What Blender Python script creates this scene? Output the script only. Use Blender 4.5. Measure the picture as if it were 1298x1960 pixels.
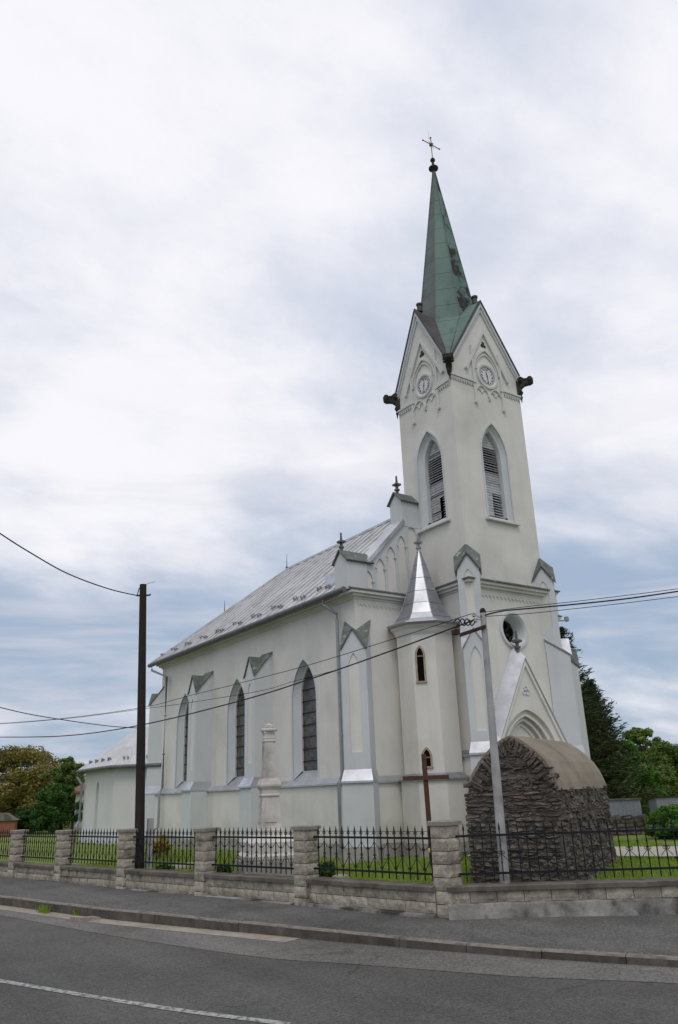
import bpy, math, random
import numpy as np
from mathutils import Vector, Matrix, noise as mnoise
from mathutils.geometry import tessellate_polygon
S = bpy.context.scene
for o in list(bpy.data.objects): bpy.data.objects.remove(o)
COL = S.collection
R = math.radians

# ------------------------------------------------------------------ camera
F_PX, YAW, PITCH, ROLL, EYE = 1505., R(34.87), R(19.79), R(-2.115), 1.35
FW = Vector((math.sin(YAW)*math.cos(PITCH), math.cos(YAW)*math.cos(PITCH), math.sin(PITCH)))
_r0 = Vector((math.cos(YAW), -math.sin(YAW), 0)); _u0 = _r0.cross(FW)
RT = _r0*math.cos(ROLL)+_u0*math.sin(ROLL); UP = -_r0*math.sin(ROLL)+_u0*math.cos(ROLL)
cd = bpy.data.cameras.new('camera'); cam = bpy.data.objects.new('camera', cd); COL.objects.link(cam)
cam.matrix_world = Matrix(((RT.x, UP.x, -FW.x, 0), (RT.y, UP.y, -FW.y, 0), (RT.z, UP.z, -FW.z, EYE), (0, 0, 0, 1)))
cd.sensor_fit = 'HORIZONTAL'; cd.sensor_width = 36; cd.lens = F_PX/1298*36
cd.clip_start = .1; cd.clip_end = 5000
S.camera = cam
S.render.resolution_x, S.render.resolution_y = 678, 1024

def ray(px, py): return FW + RT*((px-649)/F_PX) - UP*((py-980)/F_PX)
def at(px, dist, py=1500):
    d = ray(px, py); k = dist/math.hypot(d.x, d.y); return Vector((d.x*k, d.y*k, d.z*k+EYE))
def onplane(px, py, p, q):
    d = ray(px, py); n = (-(q[1]-p[1]), q[0]-p[0]); k = (n[0]*p[0]+n[1]*p[1])/(n[0]*d.x+n[1]*d.y)
    return Vector((d.x*k, d.y*k, d.z*k+EYE))

# ------------------------------------------------------------------ sky and sun
SUN_EL, SUN_AZ = R(55), R(215)          # azimuth from +Y towards +X
W = bpy.data.worlds.new('World'); S.world = W; W.use_nodes = True
nt = W.node_tree; nt.nodes.clear()
def N(t, **kw):
    n = nt.nodes.new(t)
    for k, v in kw.items():
        if k.startswith('i_'): n.inputs[int(k[2:])].default_value = v
        else: setattr(n, k, v)
    return n
def Lk(a, b): nt.links.new(a, b)
tc = N('ShaderNodeTexCoord')
sep = N('ShaderNodeSeparateXYZ'); Lk(tc.outputs['Generated'], sep.inputs[0])
def M(op, a, b=None, clamp=False):
    n = N('ShaderNodeMath', operation=op); n.use_clamp = clamp
    for i, x in enumerate((a, b)):
        if x is None: continue
        if isinstance(x, (int, float)): n.inputs[i].default_value = x
        else: Lk(x, n.inputs[i])
    return n.outputs[0]
SKYX, SKYY = 3.1, 1.7
z = M('MAXIMUM', sep.outputs[2], 0.0)
den = M('ADD', z, 0.30)
cmb = N('ShaderNodeCombineXYZ'); Lk(M('DIVIDE', sep.outputs[0], den), cmb.inputs[0]); Lk(M('DIVIDE', sep.outputs[1], den), cmb.inputs[1])
mp = N('ShaderNodeMapping'); mp.inputs['Location'].default_value = (SKYX, SKYY, 0); mp.inputs['Rotation'].default_value = (0, 0, R(25)); mp.inputs['Scale'].default_value = (1, 1.35, 1)
Lk(cmb.outputs[0], mp.inputs[0])
def noise(scale, detail, rough, dist=0., src=None):
    n = N('ShaderNodeTexNoise'); n.inputs['Scale'].default_value = scale; n.inputs['Detail'].default_value = detail
    n.inputs['Roughness'].default_value = rough; n.inputs['Distortion'].default_value = dist
    Lk(src or mp.outputs[0], n.inputs['Vector']); return n.outputs['Fac']
n1 = noise(1.25, 9, .55, .2); n2 = noise(3.4, 9, .60, .15)
def smooth(x, a, b):
    n = N('ShaderNodeMapRange', interpolation_type='SMOOTHSTEP'); n.inputs[1].default_value = a; n.inputs[2].default_value = b; Lk(x, n.inputs[0]); return n.outputs[0]
elev = smooth(z, .06, .60)              # 0 near the horizon, 1 high up
cover = smooth(M('ADD', n1, M('MULTIPLY', M('SUBTRACT', elev, .46), .26)), .35, .68)
bright = smooth(M('ADD', M('MULTIPLY', n2, .5), M('MULTIPLY', n1, .6)), .40, .66)
def mix(f, a, b):
    n = N('ShaderNodeMix', data_type='RGBA')
    if isinstance(f, (int, float)): n.inputs[0].default_value = f
    else: Lk(f, n.inputs[0])
    for i, x in ((6, a), (7, b)):
        if isinstance(x, tuple): n.inputs[i].default_value = (*x, 1)
        else: Lk(x, n.inputs[i])
    return n.outputs[2]
sky = N('ShaderNodeTexSky', sky_type='NISHITA'); sky.sun_disc = False; sky.sun_elevation = SUN_EL; sky.sun_rotation = SUN_AZ
sky.air_density = 1.0; sky.dust_density = 2.0
veil = mix(elev, (3.25, 4.2, 5.6), (4.9, 5.6, 7.0)); gap = mix(.84, sky.outputs[0], veil)       # thin high veil in front of the blue
cloud = mix(bright, (6.6, 6.9, 7.8), (8.7, 8.6, 9.05))
sc_ = N('ShaderNodeCombineXYZ'); Lk(M('MULTIPLY', sep.outputs[0], 2.0), sc_.inputs[0]); Lk(M('MULTIPLY', sep.outputs[1], 2.0), sc_.inputs[1]); Lk(M('MULTIPLY', z, 15.), sc_.inputs[2])
n3 = noise(1.15, 8, .56, .3, sc_.outputs[0])              # thin level streaks low in the sky
streak = M('MULTIPLY', smooth(n3, .45, .66), M('MULTIPLY', M('SUBTRACT', 1.0, smooth(z, .22, .55)), .62))
final = mix(streak, mix(cover, gap, cloud), (6.6, 6.6, 7.3))
bg = N('ShaderNodeBackground'); bg.inputs['Strength'].default_value = 0.1; Lk(final, bg.inputs['Color'])
wo = N('ShaderNodeOutputWorld'); Lk(bg.outputs[0], wo.inputs[0])
sl = bpy.data.lights.new('sun', 'SUN'); sl.energy = 0.62; sl.angle = R(18); sl.color = (1, .96, .9)
so = bpy.data.objects.new('sun', sl); COL.objects.link(so)
sd = Vector((math.sin(SUN_AZ)*math.cos(SUN_EL), math.cos(SUN_AZ)*math.cos(SUN_EL), math.sin(SUN_EL)))
so.rotation_euler = (-sd).to_track_quat('-Z', 'Y').to_euler(); so.location = (0, 0, 60)
S.view_settings.view_transform = 'Standard'; S.view_settings.look = 'None'; S.view_settings.exposure = 0.12; S.view_settings.gamma = 1

# ------------------------------------------------------------------ helpers
class MB:
    def __init__(s): s.v = []; s.f = []; s.m = []; s.cm = 0
    def face(s, pts):
        b = len(s.v); s.v += [tuple(p) for p in pts]; s.f.append(list(range(b, b+len(pts)))); s.m.append(s.cm)
    def idx(s, verts, faces):
        b = len(s.v); s.v += [tuple(p) for p in verts]
        for f in faces: s.f.append([b+i for i in f]); s.m.append(s.cm)
    def loft(s, a, b, close=True):
        n = len(a); k = len(s.v); s.v += [tuple(p) for p in a]+[tuple(p) for p in b]
        for i in range(n if close else n-1):
            j = (i+1) % n; s.f.append([k+i, k+j, k+n+j, k+n+i]); s.m.append(s.cm)
    def prism(s, a, b):                      # two matching closed outlines, caps included
        s.loft(a, b); s.face(a[::-1]); s.face(b)
    def box(s, x0, x1, y0, y1, z0, z1):
        a = [(x0, y0, z0), (x1, y0, z0), (x1, y1, z0), (x0, y1, z0)]; s.prism(a, [(p[0], p[1], z1) for p in a])
    def tube(s, pts, r, n=8, cap=True):
        pts = [Vector(p) for p in pts]; rs = r if isinstance(r, (list, tuple)) else [r]*len(pts); prev = None
        first = None
        for i, p in enumerate(pts):
            t = (pts[min(i+1, len(pts)-1)]-pts[max(i-1, 0)]).normalized()
            x = t.cross(Vector((0, 0, 1)))
            if x.length < .05: x = t.cross(Vector((0, 1, 0)))
            x.normalize(); y = t.cross(x)
            ring = [p+(x*math.cos(2*math.pi*k/n)+y*math.sin(2*math.pi*k/n))*rs[i] for k in range(n)]
            if prev: s.loft(prev, ring)
            else: first = ring
            prev = ring
        if cap: s.face(first[::-1]); s.face(prev)
    def lathe(s, c, prof, n=16, rot=0., sc=(1, 1)):
        prev = None
        for r, zz in prof:
            ring = [(c[0]+r*sc[0]*math.cos(rot+2*math.pi*k/n), c[1]+r*sc[1]*math.sin(rot+2*math.pi*k/n), c[2]+zz) for k in range(n)]
            if prev: s.loft(prev, ring)
            else: s.face(ring[::-1])
            prev = ring
        s.face(prev)
    def build(s, name, mats, parent=None, smooth=False):
        me = bpy.data.meshes.new(name); me.from_pydata(s.v, [], s.f)
        if not isinstance(mats, (list, tuple)): mats = [mats]
        for m in mats: me.materials.append(m)
        if len(mats) > 1: me.polygons.foreach_set('material_index', s.m)
        if smooth: me.polygons.foreach_set('use_smooth', [True]*len(me.polygons))
        me.update()
        o = bpy.data.objects.new(name, me); COL.objects.link(o)
        if parent:
            o.parent = parent; o.location = -world_loc(parent)
        return o
def world_loc(o):
    l = Vector(o.location)
    while o.parent: o = o.parent; l = l+Vector(o.location)
    return l
def tag(o, label=None, cat=None, group=None, kind=None):
    if label: o['label'] = label
    if cat: o['category'] = cat
    if group: o['group'] = group
    if kind: o['kind'] = kind
    return o
def thing(name, loc, label, cat, group=None):
    o = bpy.data.objects.new(name, None); COL.objects.link(o); o.location = loc; o.empty_display_size = .3
    return tag(o, label, cat, group)
def copy_tree(o, parent=None):
    c = o.copy(); COL.objects.link(c)
    if parent: c.parent = parent
    for ch in list(o.children): copy_tree(ch, c)
    return c
class Fr:                                     # a vertical face: u along it, z up, d outwards
    def __init__(s, o, u, n): s.o = Vector(o); s.u = Vector(u).normalized(); s.n = Vector(n).normalized()
    def p(s, u, z, d=0.): q = s.o+s.u*u+s.n*d; return Vector((q.x, q.y, q.z+z))
    def box(s, mb, u0, u1, z0, z1, d0, d1):
        mb.prism([s.p(u0, z0, d0), s.p(u1, z0, d0), s.p(u1, z0, d1), s.p(u0, z0, d1)], [s.p(u0, z1, d0), s.p(u1, z1, d0), s.p(u1, z1, d1), s.p(u0, z1, d1)])
    def solid(s, mb, poly, d0, d1): mb.prism([s.p(u, z, d0) for u, z in poly], [s.p(u, z, d1) for u, z in poly])
    def panel(s, mb, outer, holes, d=0., depth=0.):
        vs = [[Vector((u, z, 0)) for u, z in l] for l in [outer]+holes]
        flat = [p for l in vs for p in l]
        mb.idx([s.p(p.x, p.y, d) for p in flat], tessellate_polygon(vs))
        if depth:
            for h in holes: mb.loft([s.p(u, z, d) for u, z in h], [s.p(u, z, d-depth) for u, z in h])
    def bar(s, mb, pts, w, d0, d1, closed=False):
        n = len(pts); L, Rr = [], []
        for i in range(n):
            a = pts[(i-1) % n] if (closed or i) else pts[i]; b = pts[(i+1) % n] if (closed or i < n-1) else pts[i]
            p = pts[i]
            def nrm(a, b):
                l = math.hypot(b[0]-a[0], b[1]-a[1]) or 1; return (-(b[1]-a[1])/l, (b[0]-a[0])/l)
            if a == p: m = nrm(p, b); k = 1
            elif b == p: m = nrm(a, p); k = 1
            else:
                m1, m2 = nrm(a, p), nrm(p, b); m = (m1[0]+m2[0], m1[1]+m2[1]); l = math.hypot(*m) or 1; m = (m[0]/l, m[1]/l)
                k = 1/max(.35, m[0]*m1[0]+m[1]*m1[1])
            L.append((p[0]+m[0]*w/2*k, p[1]+m[1]*w/2*k)); Rr.append((p[0]-m[0]*w/2*k, p[1]-m[1]*w/2*k))
        secs = [[s.p(*L[i], d0), s.p(*L[i], d1), s.p(*Rr[i], d1), s.p(*Rr[i], d0)] for i in range(n)]
        for i in range(n if closed else n-1): mb.loft(secs[i], secs[(i+1) % n])
        if not closed: mb.face(secs[0]); mb.face(secs[-1])
def lancet(uc, zb, zs, w, za, n=9):
    h = za-zs; c = (h*h-w*w/4)/w; r = w/2+c; P = [(uc-w/2, zb), (uc-w/2, zs)]
    a0 = math.atan2(h, c) if c > 0 else math.atan2(h, c)
    arc = [(uc+c-r*math.cos(a0*i/n), zs+r*math.sin(a0*i/n)) for i in range(1, n+1)]
    arc[-1] = (uc, za)
    P += arc; P += [(2*uc-u, z) for u, z in arc[:-1][::-1]]; P += [(uc+w/2, zs), (uc+w/2, zb)]
    return P
def circle(uc, zc, r, n=24): return [(uc+r*math.cos(2*math.pi*i/n), zc+r*math.sin(2*math.pi*i/n)) for i in range(n)]
def solidify(o, t, off=1):
    m = o.modifiers.new('s', 'SOLIDIFY'); m.thickness = t; m.offset = off; return o

# ------------------------------------------------------------------ materials
def pbr(name, c1, c2, scale=2., rough=.85, metal=0., bump=.15, bscale=60., stain=None, sscale=.6, slo=.5, shi=.75, stretch=(1, 1, 1), rvar=0., spec=.3, island=0., bdist=.01):
    m = bpy.data.materials.new(name); m.use_nodes = True; t = m.node_tree; b = t.nodes['Principled BSDF']
    ln = t.links.new
    tc = t.nodes.new('ShaderNodeTexCoord'); mp = t.nodes.new('ShaderNodeMapping'); mp.inputs['Scale'].default_value = stretch
    geo = t.nodes.new('ShaderNodeNewGeometry'); ln(geo.outputs['Position'], mp.inputs[0])
    def nz(sc, det=6, src=mp.outputs[0], ro=.6):
        n = t.nodes.new('ShaderNodeTexNoise'); n.inputs['Scale'].default_value = sc; n.inputs['Detail'].default_value = det; n.inputs['Roughness'].default_value = ro
        ln(src, n.inputs['Vector']); return n.outputs['Fac']
    rp = t.nodes.new('ShaderNodeValToRGB'); rp.color_ramp.elements[0].position = .32; rp.color_ramp.elements[1].position = .68
    rp.color_ramp.elements[0].color = (*c1, 1); rp.color_ramp.elements[1].color = (*c2, 1)
    ln(nz(scale), rp.inputs[0]); col = rp.outputs[0]
    def mixc(f, a, bcol, mode='MIX'):
        n = t.nodes.new('ShaderNodeMix'); n.data_type = 'RGBA'; n.blend_type = mode
        if isinstance(f, float): n.inputs[0].default_value = f
        else: ln(f, n.inputs[0])
        ln(a, n.inputs[6])
        if isinstance(bcol, tuple): n.inputs[7].default_value = (*bcol, 1)
        else: ln(bcol, n.inputs[7])
        return n.outputs[2]
    if stain:
        r2 = t.nodes.new('ShaderNodeMapRange'); r2.inputs[1].default_value = slo; r2.inputs[2].default_value = shi
        ln(nz(sscale, 8), r2.inputs[0]); col = mixc(r2.outputs[0], col, stain)
    if island:
        mr = t.nodes.new('ShaderNodeMapRange'); mr.inputs[3].default_value = 1-island; mr.inputs[4].default_value = 1+island
        ln(geo.outputs['Random Per Island'], mr.inputs[0])
        hs = t.nodes.new('ShaderNodeHueSaturation'); ln(mr.outputs[0], hs.inputs['Value']); ln(col, hs.inputs['Color']); col = hs.outputs[0]
    ln(col, b.inputs['Base Color']); b.inputs['Roughness'].default_value = rough; b.inputs['Metallic'].default_value = metal
    b.inputs['Specular IOR Level'].default_value = spec
    if rvar:
        r3 = t.nodes.new('ShaderNodeMapRange'); r3.inputs[3].default_value = rough-rvar; r3.inputs[4].default_value = rough+rvar
        ln(nz(scale*1.7), r3.inputs[0]); ln(r3.outputs[0], b.inputs['Roughness'])
    if bump:
        bn = t.nodes.new('ShaderNodeBump'); bn.inputs['Strength'].default_value = bump; bn.inputs['Distance'].default_value = bdist
        ln(nz(bscale, 5), bn.inputs['Height']); ln(bn.outputs[0], b.inputs['Normal'])
    m['col'] = 1
    return m
def seams(m, axis, step, width, dark, wob=0.):
    def mk(t, s):
        g = t.nodes.new('ShaderNodeNewGeometry'); sp = t.nodes.new('ShaderNodeSeparateXYZ'); t.links.new(g.outputs['Position'], sp.inputs[0])
        def mt(op, a, v):
            n = t.nodes.new('ShaderNodeMath'); n.operation = op; t.links.new(a, n.inputs[0]); n.inputs[1].default_value = v; return n.outputs[0]
        x = mt('LESS_THAN', mt('FRACT', mt('DIVIDE', sp.outputs[axis], step), 0), width/step)
        n = t.nodes.new('ShaderNodeMix'); n.data_type = 'RGBA'; t.links.new(x, n.inputs[0]); t.links.new(s, n.inputs[6]); n.inputs[7].default_value = (*dark, 1); return n.outputs[2]
    overlay(m, mk)
plaster = pbr('plaster', (.70, .674, .624), (.765, .738, .685), 1.3, .9, bump=.3, bscale=45, stain=(.60, .58, .54), sscale=.55, slo=.50, shi=.72, bdist=.008)
trim = pbr('pale_blue_plaster', (.59, .605, .61), (.65, .665, .67), 1.6, .85, bump=.25, bscale=50, stain=(.53, .535, .53), sscale=.8, slo=.52, shi=.75, bdist=.006)
trim2 = pbr('grey_plaster', (.63, .62, .60), (.69, .68, .66), 1.6, .85, bump=.25, bscale=50, stain=(.59, .58, .55), sscale=.8, slo=.52, shi=.75, bdist=.006)
plinth_m = pbr('plinth_stone', (.30, .285, .255), (.42, .40, .36), 3, .9, bump=.5, bscale=18, stain=(.20, .19, .17), sscale=1.2, bdist=.02)
def streaks(m, col, amt, lo=.52, hi=.78, sc=(2.3, 2.3, .20)):     # rain runs and dirt on the render
    def mk(t, s):
        g = t.nodes.new('ShaderNodeNewGeometry'); mp_ = t.nodes.new('ShaderNodeMapping'); mp_.inputs['Scale'].default_value = sc; t.links.new(g.outputs['Position'], mp_.inputs[0])
        n = t.nodes.new('ShaderNodeTexNoise'); n.inputs['Scale'].default_value = 1.; n.inputs['Detail'].default_value = 7; n.inputs['Roughness'].default_value = .65; t.links.new(mp_.outputs[0], n.inputs['Vector'])
        r = t.nodes.new('ShaderNodeMapRange'); r.inputs[1].default_value = lo; r.inputs[2].default_value = hi; r.inputs[4].default_value = amt; t.links.new(n.outputs['Fac'], r.inputs[0])
        x = t.nodes.new('ShaderNodeMix'); x.data_type = 'RGBA'; t.links.new(r.outputs[0], x.inputs[0]); t.links.new(s, x.inputs[6]); x.inputs[7].default_value = (*col, 1); return x.outputs[2]
    overlay(m, mk)
def damp(m, col, amt, top):                                       # rising damp: an irregular tide mark above the ground
    def mk(t, s):
        g = t.nodes.new('ShaderNodeNewGeometry'); sp = t.nodes.new('ShaderNodeSeparateXYZ'); t.links.new(g.outputs['Position'], sp.inputs[0])
        n = t.nodes.new('ShaderNodeTexNoise'); n.inputs['Scale'].default_value = 1.6; n.inputs['Detail'].default_value = 8; t.links.new(g.outputs['Position'], n.inputs['Vector'])
        a = t.nodes.new('ShaderNodeMath'); a.operation = 'MULTIPLY_ADD'; t.links.new(n.outputs['Fac'], a.inputs[0]); a.inputs[1].default_value = -1.5*top; t.links.new(sp.outputs[2], a.inputs[2])
        r = t.nodes.new('ShaderNodeMapRange'); r.inputs[1].default_value = .1*top; r.inputs[2].default_value = -.5*top; r.inputs[4].default_value = amt; t.links.new(a.outputs[0], r.inputs[0])
        x = t.nodes.new('ShaderNodeMix'); x.data_type = 'RGBA'; t.links.new(r.outputs[0], x.inputs[0]); t.links.new(s, x.inputs[6]); x.inputs[7].default_value = (*col, 1); return x.outputs[2]
    overlay(m, mk)
def nodes(m): return m.node_tree, m.node_tree.nodes['Principled BSDF']
def overlay(m, make):                          # wrap the base colour: make(tree, old colour socket) -> new socket
    t, b = nodes(m); l = b.inputs['Base Color'].links[0]; s = l.from_socket; t.links.new(make(t, s), b.inputs['Base Color'])
for m_ in (plaster, trim, trim2): streaks(m_, (.44, .42, .375), .34, .54, .82)
damp(plaster, (.40, .37, .31), .55, .9)
zinc = pbr('galvanised_sheet', (.50, .51, .54), (.66, .67, .70), 2.5, .42, metal=.75, bump=.06, bscale=6, stain=(.40, .40, .42), sscale=1.1, slo=.48, shi=.7, rvar=.1, bdist=.02)
zinc_dark = pbr('weathered_sheet', (.28, .29, .305), (.40, .41, .43), 3, .5, metal=.55, bump=.08, bscale=8, rvar=.12, bdist=.02)
zroof = pbr('ribbed_sheet_roof', (.50, .50, .505), (.66, .66, .665), .9, .5, metal=.3, bump=.05, bscale=5, stain=(.42, .415, .41), sscale=2.2, slo=.5, shi=.72, rvar=.1, bdist=.02)
lead = pbr('lichened_lead', (.10, .115, .10), (.20, .215, .195), 5, .75, metal=.15, bump=.3, bscale=30, stain=(.46, .46, .43), sscale=6, slo=.60, shi=.70)
copper = pbr('green_copper', (.100, .160, .132), (.160, .238, .200), 1.2, .68, metal=.1, bump=.12, bscale=9, stain=(.085, .125, .105), sscale=2.6, slo=.56, shi=.74, stretch=(1, 1, .5), rvar=.08)
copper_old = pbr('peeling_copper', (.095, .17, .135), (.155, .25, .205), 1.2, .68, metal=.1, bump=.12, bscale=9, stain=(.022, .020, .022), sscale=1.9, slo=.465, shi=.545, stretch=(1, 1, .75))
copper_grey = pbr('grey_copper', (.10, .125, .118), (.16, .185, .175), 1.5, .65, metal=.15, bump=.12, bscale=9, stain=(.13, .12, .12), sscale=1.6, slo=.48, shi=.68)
copper_brown = pbr('brown_copper', (.06, .05, .052), (.11, .095, .095), 2.5, .6, metal=.3, bump=.1, bscale=9)
for m in (copper, copper_old, copper_grey): seams(m, 2, .62, .016, (.05, .075, .065))
seams(zinc_dark, 2, .36, .012, (.08, .08, .09))
iron = pbr('black_iron', (.012, .013, .017), (.022, .023, .028), 8, .5, metal=.4, bump=.1, bscale=90)
soot = pbr('sooty_stone', (.026, .023, .021), (.07, .062, .055), 6, .9, bump=.5, bscale=25)
oldstone = pbr('weathered_finial', (.09, .09, .075), (.20, .195, .17), 9, .9, bump=.4, bscale=30)
gold = pbr('tarnished_gilt', (.12, .085, .03), (.30, .22, .08), 12, .45, metal=.7, bump=0)
white_paint = pbr('white_enamel', (.66, .66, .66), (.74, .74, .73), 5, .5, bump=.05)
black_paint = pbr('black_paint', (.02, .02, .022), (.03, .03, .03), 5, .6, bump=0)
wood_white = pbr('flaking_white_boards', (.40, .40, .41), (.58, .585, .60), 7, .8, bump=.3, bscale=40, stain=(.20, .19, .18), sscale=4, slo=.58, shi=.7)
wood_grey = pbr('bare_slats', (.30, .30, .305), (.46, .46, .465), 9, .85, bump=.3, bscale=40)
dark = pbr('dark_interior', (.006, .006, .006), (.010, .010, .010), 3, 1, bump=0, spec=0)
glass = pbr('leaded_glass', (.040, .037, .030), (.085, .074, .058), 3.5, .24, bump=.3, bscale=9, stain=(.075, .045, .028), sscale=2.2, slo=.5, shi=.64, spec=.5, bdist=.02)
def leaded(t, s):
    g = t.nodes.new('ShaderNodeNewGeometry'); sp = t.nodes.new('ShaderNodeSeparateXYZ'); t.links.new(g.outputs['Position'], sp.inputs[0])
    cb = t.nodes.new('ShaderNodeCombineXYZ'); t.links.new(sp.outputs[1], cb.inputs[0]); t.links.new(sp.outputs[2], cb.inputs[1])
    v = t.nodes.new('ShaderNodeTexVoronoi'); v.inputs['Scale'].default_value = 9; v.distance = 'CHEBYCHEV'; t.links.new(cb.outputs[0], v.inputs['Vector'])
    n = t.nodes.new('ShaderNodeMix'); n.data_type = 'RGBA'; n.blend_type = 'OVERLAY'; n.inputs[0].default_value = .75; t.links.new(s, n.inputs[6]); t.links.new(v.outputs['Color'], n.inputs[7]); 
    h = t.nodes.new('ShaderNodeHueSaturation'); h.inputs['Saturation'].default_value = .55; t.links.new(n.outputs[2], h.inputs['Color']); return h.outputs[0]
overlay(glass, leaded)
frame_wood = pbr('brown_window_wood', (.20, .13, .08), (.30, .21, .14), 8, .8, bump=.2)
frame_tan = pbr('tan_window_wood', (.34, .25, .18), (.46, .36, .27), 8, .8, bump=.2)
block = pbr('split_face_block', (.32, .283, .225), (.50, .448, .36), 9, .92, bump=.8, bscale=30, stain=(.10, .088, .07), sscale=2.2, slo=.52, shi=.74, island=.16, bdist=.03)
coping = pbr('stained_concrete_coping', (.105, .092, .075), (.20, .18, .15), 3, .92, bump=.5, bscale=40, stain=(.085, .075, .06), sscale=2.2, slo=.48, shi=.66, stretch=(1, 1, .6))
footing = pbr('rough_concrete_footing', (.16, .15, .135), (.38, .36, .33), 2.2, .95, bump=.7, bscale=14, stain=(.055, .05, .04), sscale=1.8, slo=.47, shi=.62, bdist=.03)
mortar = pbr('mortar', (.10, .092, .08), (.15, .14, .12), 6, .95, bump=.3)
rubble = pbr('dark_rubble', (.082, .069, .059), (.165, .143, .123), 6, .92, bump=1., bscale=26, stain=(.15, .105, .08), sscale=2.6, slo=.55, shi=.72, island=.5, bdist=.03)
rubble_mortar = pbr('rubble_mortar', (.070, .060, .050), (.13, .113, .095), 4, .95, bump=.8, bscale=25)
render_roof = pbr('brushed_cement', (.21, .175, .13), (.30, .255, .195), 2.5, .92, bump=.35, bscale=30, stain=(.16, .14, .115), sscale=1.5, slo=.5, shi=.7, stretch=(1, 1, .5))
monstone = pbr('worn_limestone', (.54, .505, .465), (.68, .645, .60), 3, .9, bump=.35, bscale=30, stain=(.29, .265, .23), sscale=1.4, slo=.5, shi=.72)
cross_m = pbr('brown_painted_wood', (.075, .031, .020), (.115, .050, .032), 7, .6, bump=.25, bscale=50, stretch=(4, 4, .5))
tar = pbr('tarred_wood', (.016, .012, .010), (.035, .027, .021), 9, .8, bump=.5, bscale=40, stretch=(5, 5, .4))
conc = pbr('pole_concrete', (.32, .315, .31), (.45, .445, .435), 4, .85, bump=.3, bscale=50, stain=(.22, .215, .21), sscale=2, slo=.52, shi=.7)
rust = pbr('rusty_steel', (.035, .018, .013), (.085, .042, .028), 9, .85, metal=.2, bump=.3)
porcelain = pbr('insulator', (.35, .34, .32), (.5, .49, .47), 5, .35, bump=0)
cable = pbr('black_cable', (.012, .012, .013), (.018, .018, .02), 5, .6, bump=0)
asphalt = pbr('worn_asphalt', (.062, .0595, .055), (.125, .120, .111), 55, .88, bump=.9, bscale=120, stain=(.074, .071, .066), sscale=.8, slo=.46, shi=.72, bdist=.006)
asphalt_light = pbr('grey_asphalt_strip', (.10, .095, .086), (.205, .196, .18), 50, .9, bump=.9, bscale=110, stain=(.125, .117, .104), sscale=1.2, slo=.46, shi=.72, bdist=.006)
asphalt_walk = pbr('pavement_asphalt', (.074, .071, .065), (.165, .160, .149), 45, .9, bump=.9, bscale=100, stain=(.078, .075, .069), sscale=.9, slo=.46, shi=.70, bdist=.006)
def aggregate(m, amt, patch, crack):
    def mk(t, s):
        g = t.nodes.new('ShaderNodeNewGeometry'); P = g.outputs['Position']
        def nzz(sc, det, src=P):
            n = t.nodes.new('ShaderNodeTexNoise'); n.inputs['Scale'].default_value = sc; n.inputs['Detail'].default_value = det; t.links.new(src, n.inputs['Vector']); return n
        def rng_(x, a, b, c, d):
            r = t.nodes.new('ShaderNodeMapRange'); t.links.new(x, r.inputs[0])
            for i_, v_ in enumerate((a, b, c, d)): r.inputs[i_+1].default_value = v_
            return r.outputs[0]
        def mth(op, a, b):
            n = t.nodes.new('ShaderNodeMath'); n.operation = op; t.links.new(a, n.inputs[0])
            if isinstance(b, float): n.inputs[1].default_value = b
            else: t.links.new(b, n.inputs[1])
            return n.outputs[0]
        v = t.nodes.new('ShaderNodeTexVoronoi'); v.inputs['Scale'].default_value = 42; t.links.new(P, v.inputs['Vector'])
        sv = t.nodes.new('ShaderNodeSeparateColor'); t.links.new(v.outputs['Color'], sv.inputs[0])
        a = rng_(sv.outputs[0], 0, 1, 1-amt, 1+amt); b = rng_(nzz(.35, 4).outputs['Fac'], .3, .7, 1-patch, 1+patch)
        mpp = t.nodes.new('ShaderNodeMapping'); mpp.inputs['Rotation'].default_value = (0, 0, R(-19)); mpp.inputs['Scale'].default_value = (1.4, .10, 1); t.links.new(P, mpp.inputs[0])
        w_ = rng_(nzz(1., 5, mpp.outputs[0]).outputs['Fac'], .3, .7, 1-patch, 1+patch)
        e = t.nodes.new('ShaderNodeTexVoronoi'); e.feature = 'DISTANCE_TO_EDGE'; e.inputs['Scale'].default_value = .42
        vm = t.nodes.new('ShaderNodeVectorMath'); vm.operation = 'MULTIPLY_ADD'; t.links.new(nzz(1.7, 6).outputs['Color'], vm.inputs[0]); vm.inputs[1].default_value = (1.1, 1.1, 0); t.links.new(P, vm.inputs[2]); t.links.new(vm.outputs[0], e.inputs['Vector'])
        c1_ = rng_(e.outputs['Distance'], .003, .008, 1., 0.); c2_ = rng_(nzz(.5, 2).outputs['Fac'], .50, .60, 0., 1.)
        cr = rng_(mth('MULTIPLY', c1_, c2_), 0, 1, 1, 1-crack)
        k = mth('MULTIPLY', mth('MULTIPLY', mth('MULTIPLY', a, b), w_), cr)
        h = t.nodes.new('ShaderNodeHueSaturation'); t.links.new(k, h.inputs['Value']); t.links.new(s, h.inputs['Color']); return h.outputs[0]
    overlay(m, mk)
aggregate(asphalt, .30, .15, .32); aggregate(asphalt_light, .32, .14, .3); aggregate(asphalt_walk, .32, .18, .25)
gutter_m = pbr('sandy_concrete_gutter', (.27, .235, .19), (.38, .34, .285), 6, .92, bump=.4, bscale=60, stain=(.20, .175, .14), sscale=2.5)
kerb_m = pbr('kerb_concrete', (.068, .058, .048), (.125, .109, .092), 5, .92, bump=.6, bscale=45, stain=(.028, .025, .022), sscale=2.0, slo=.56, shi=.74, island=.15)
kerb_top = pbr('pale_kerb_top', (.16, .14, .12), (.26, .235, .205), 9, .92, bump=.6, bscale=45, stain=(.08, .07, .06), sscale=5)  # chamfer and top of each kerb stone, paler than its face
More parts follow.
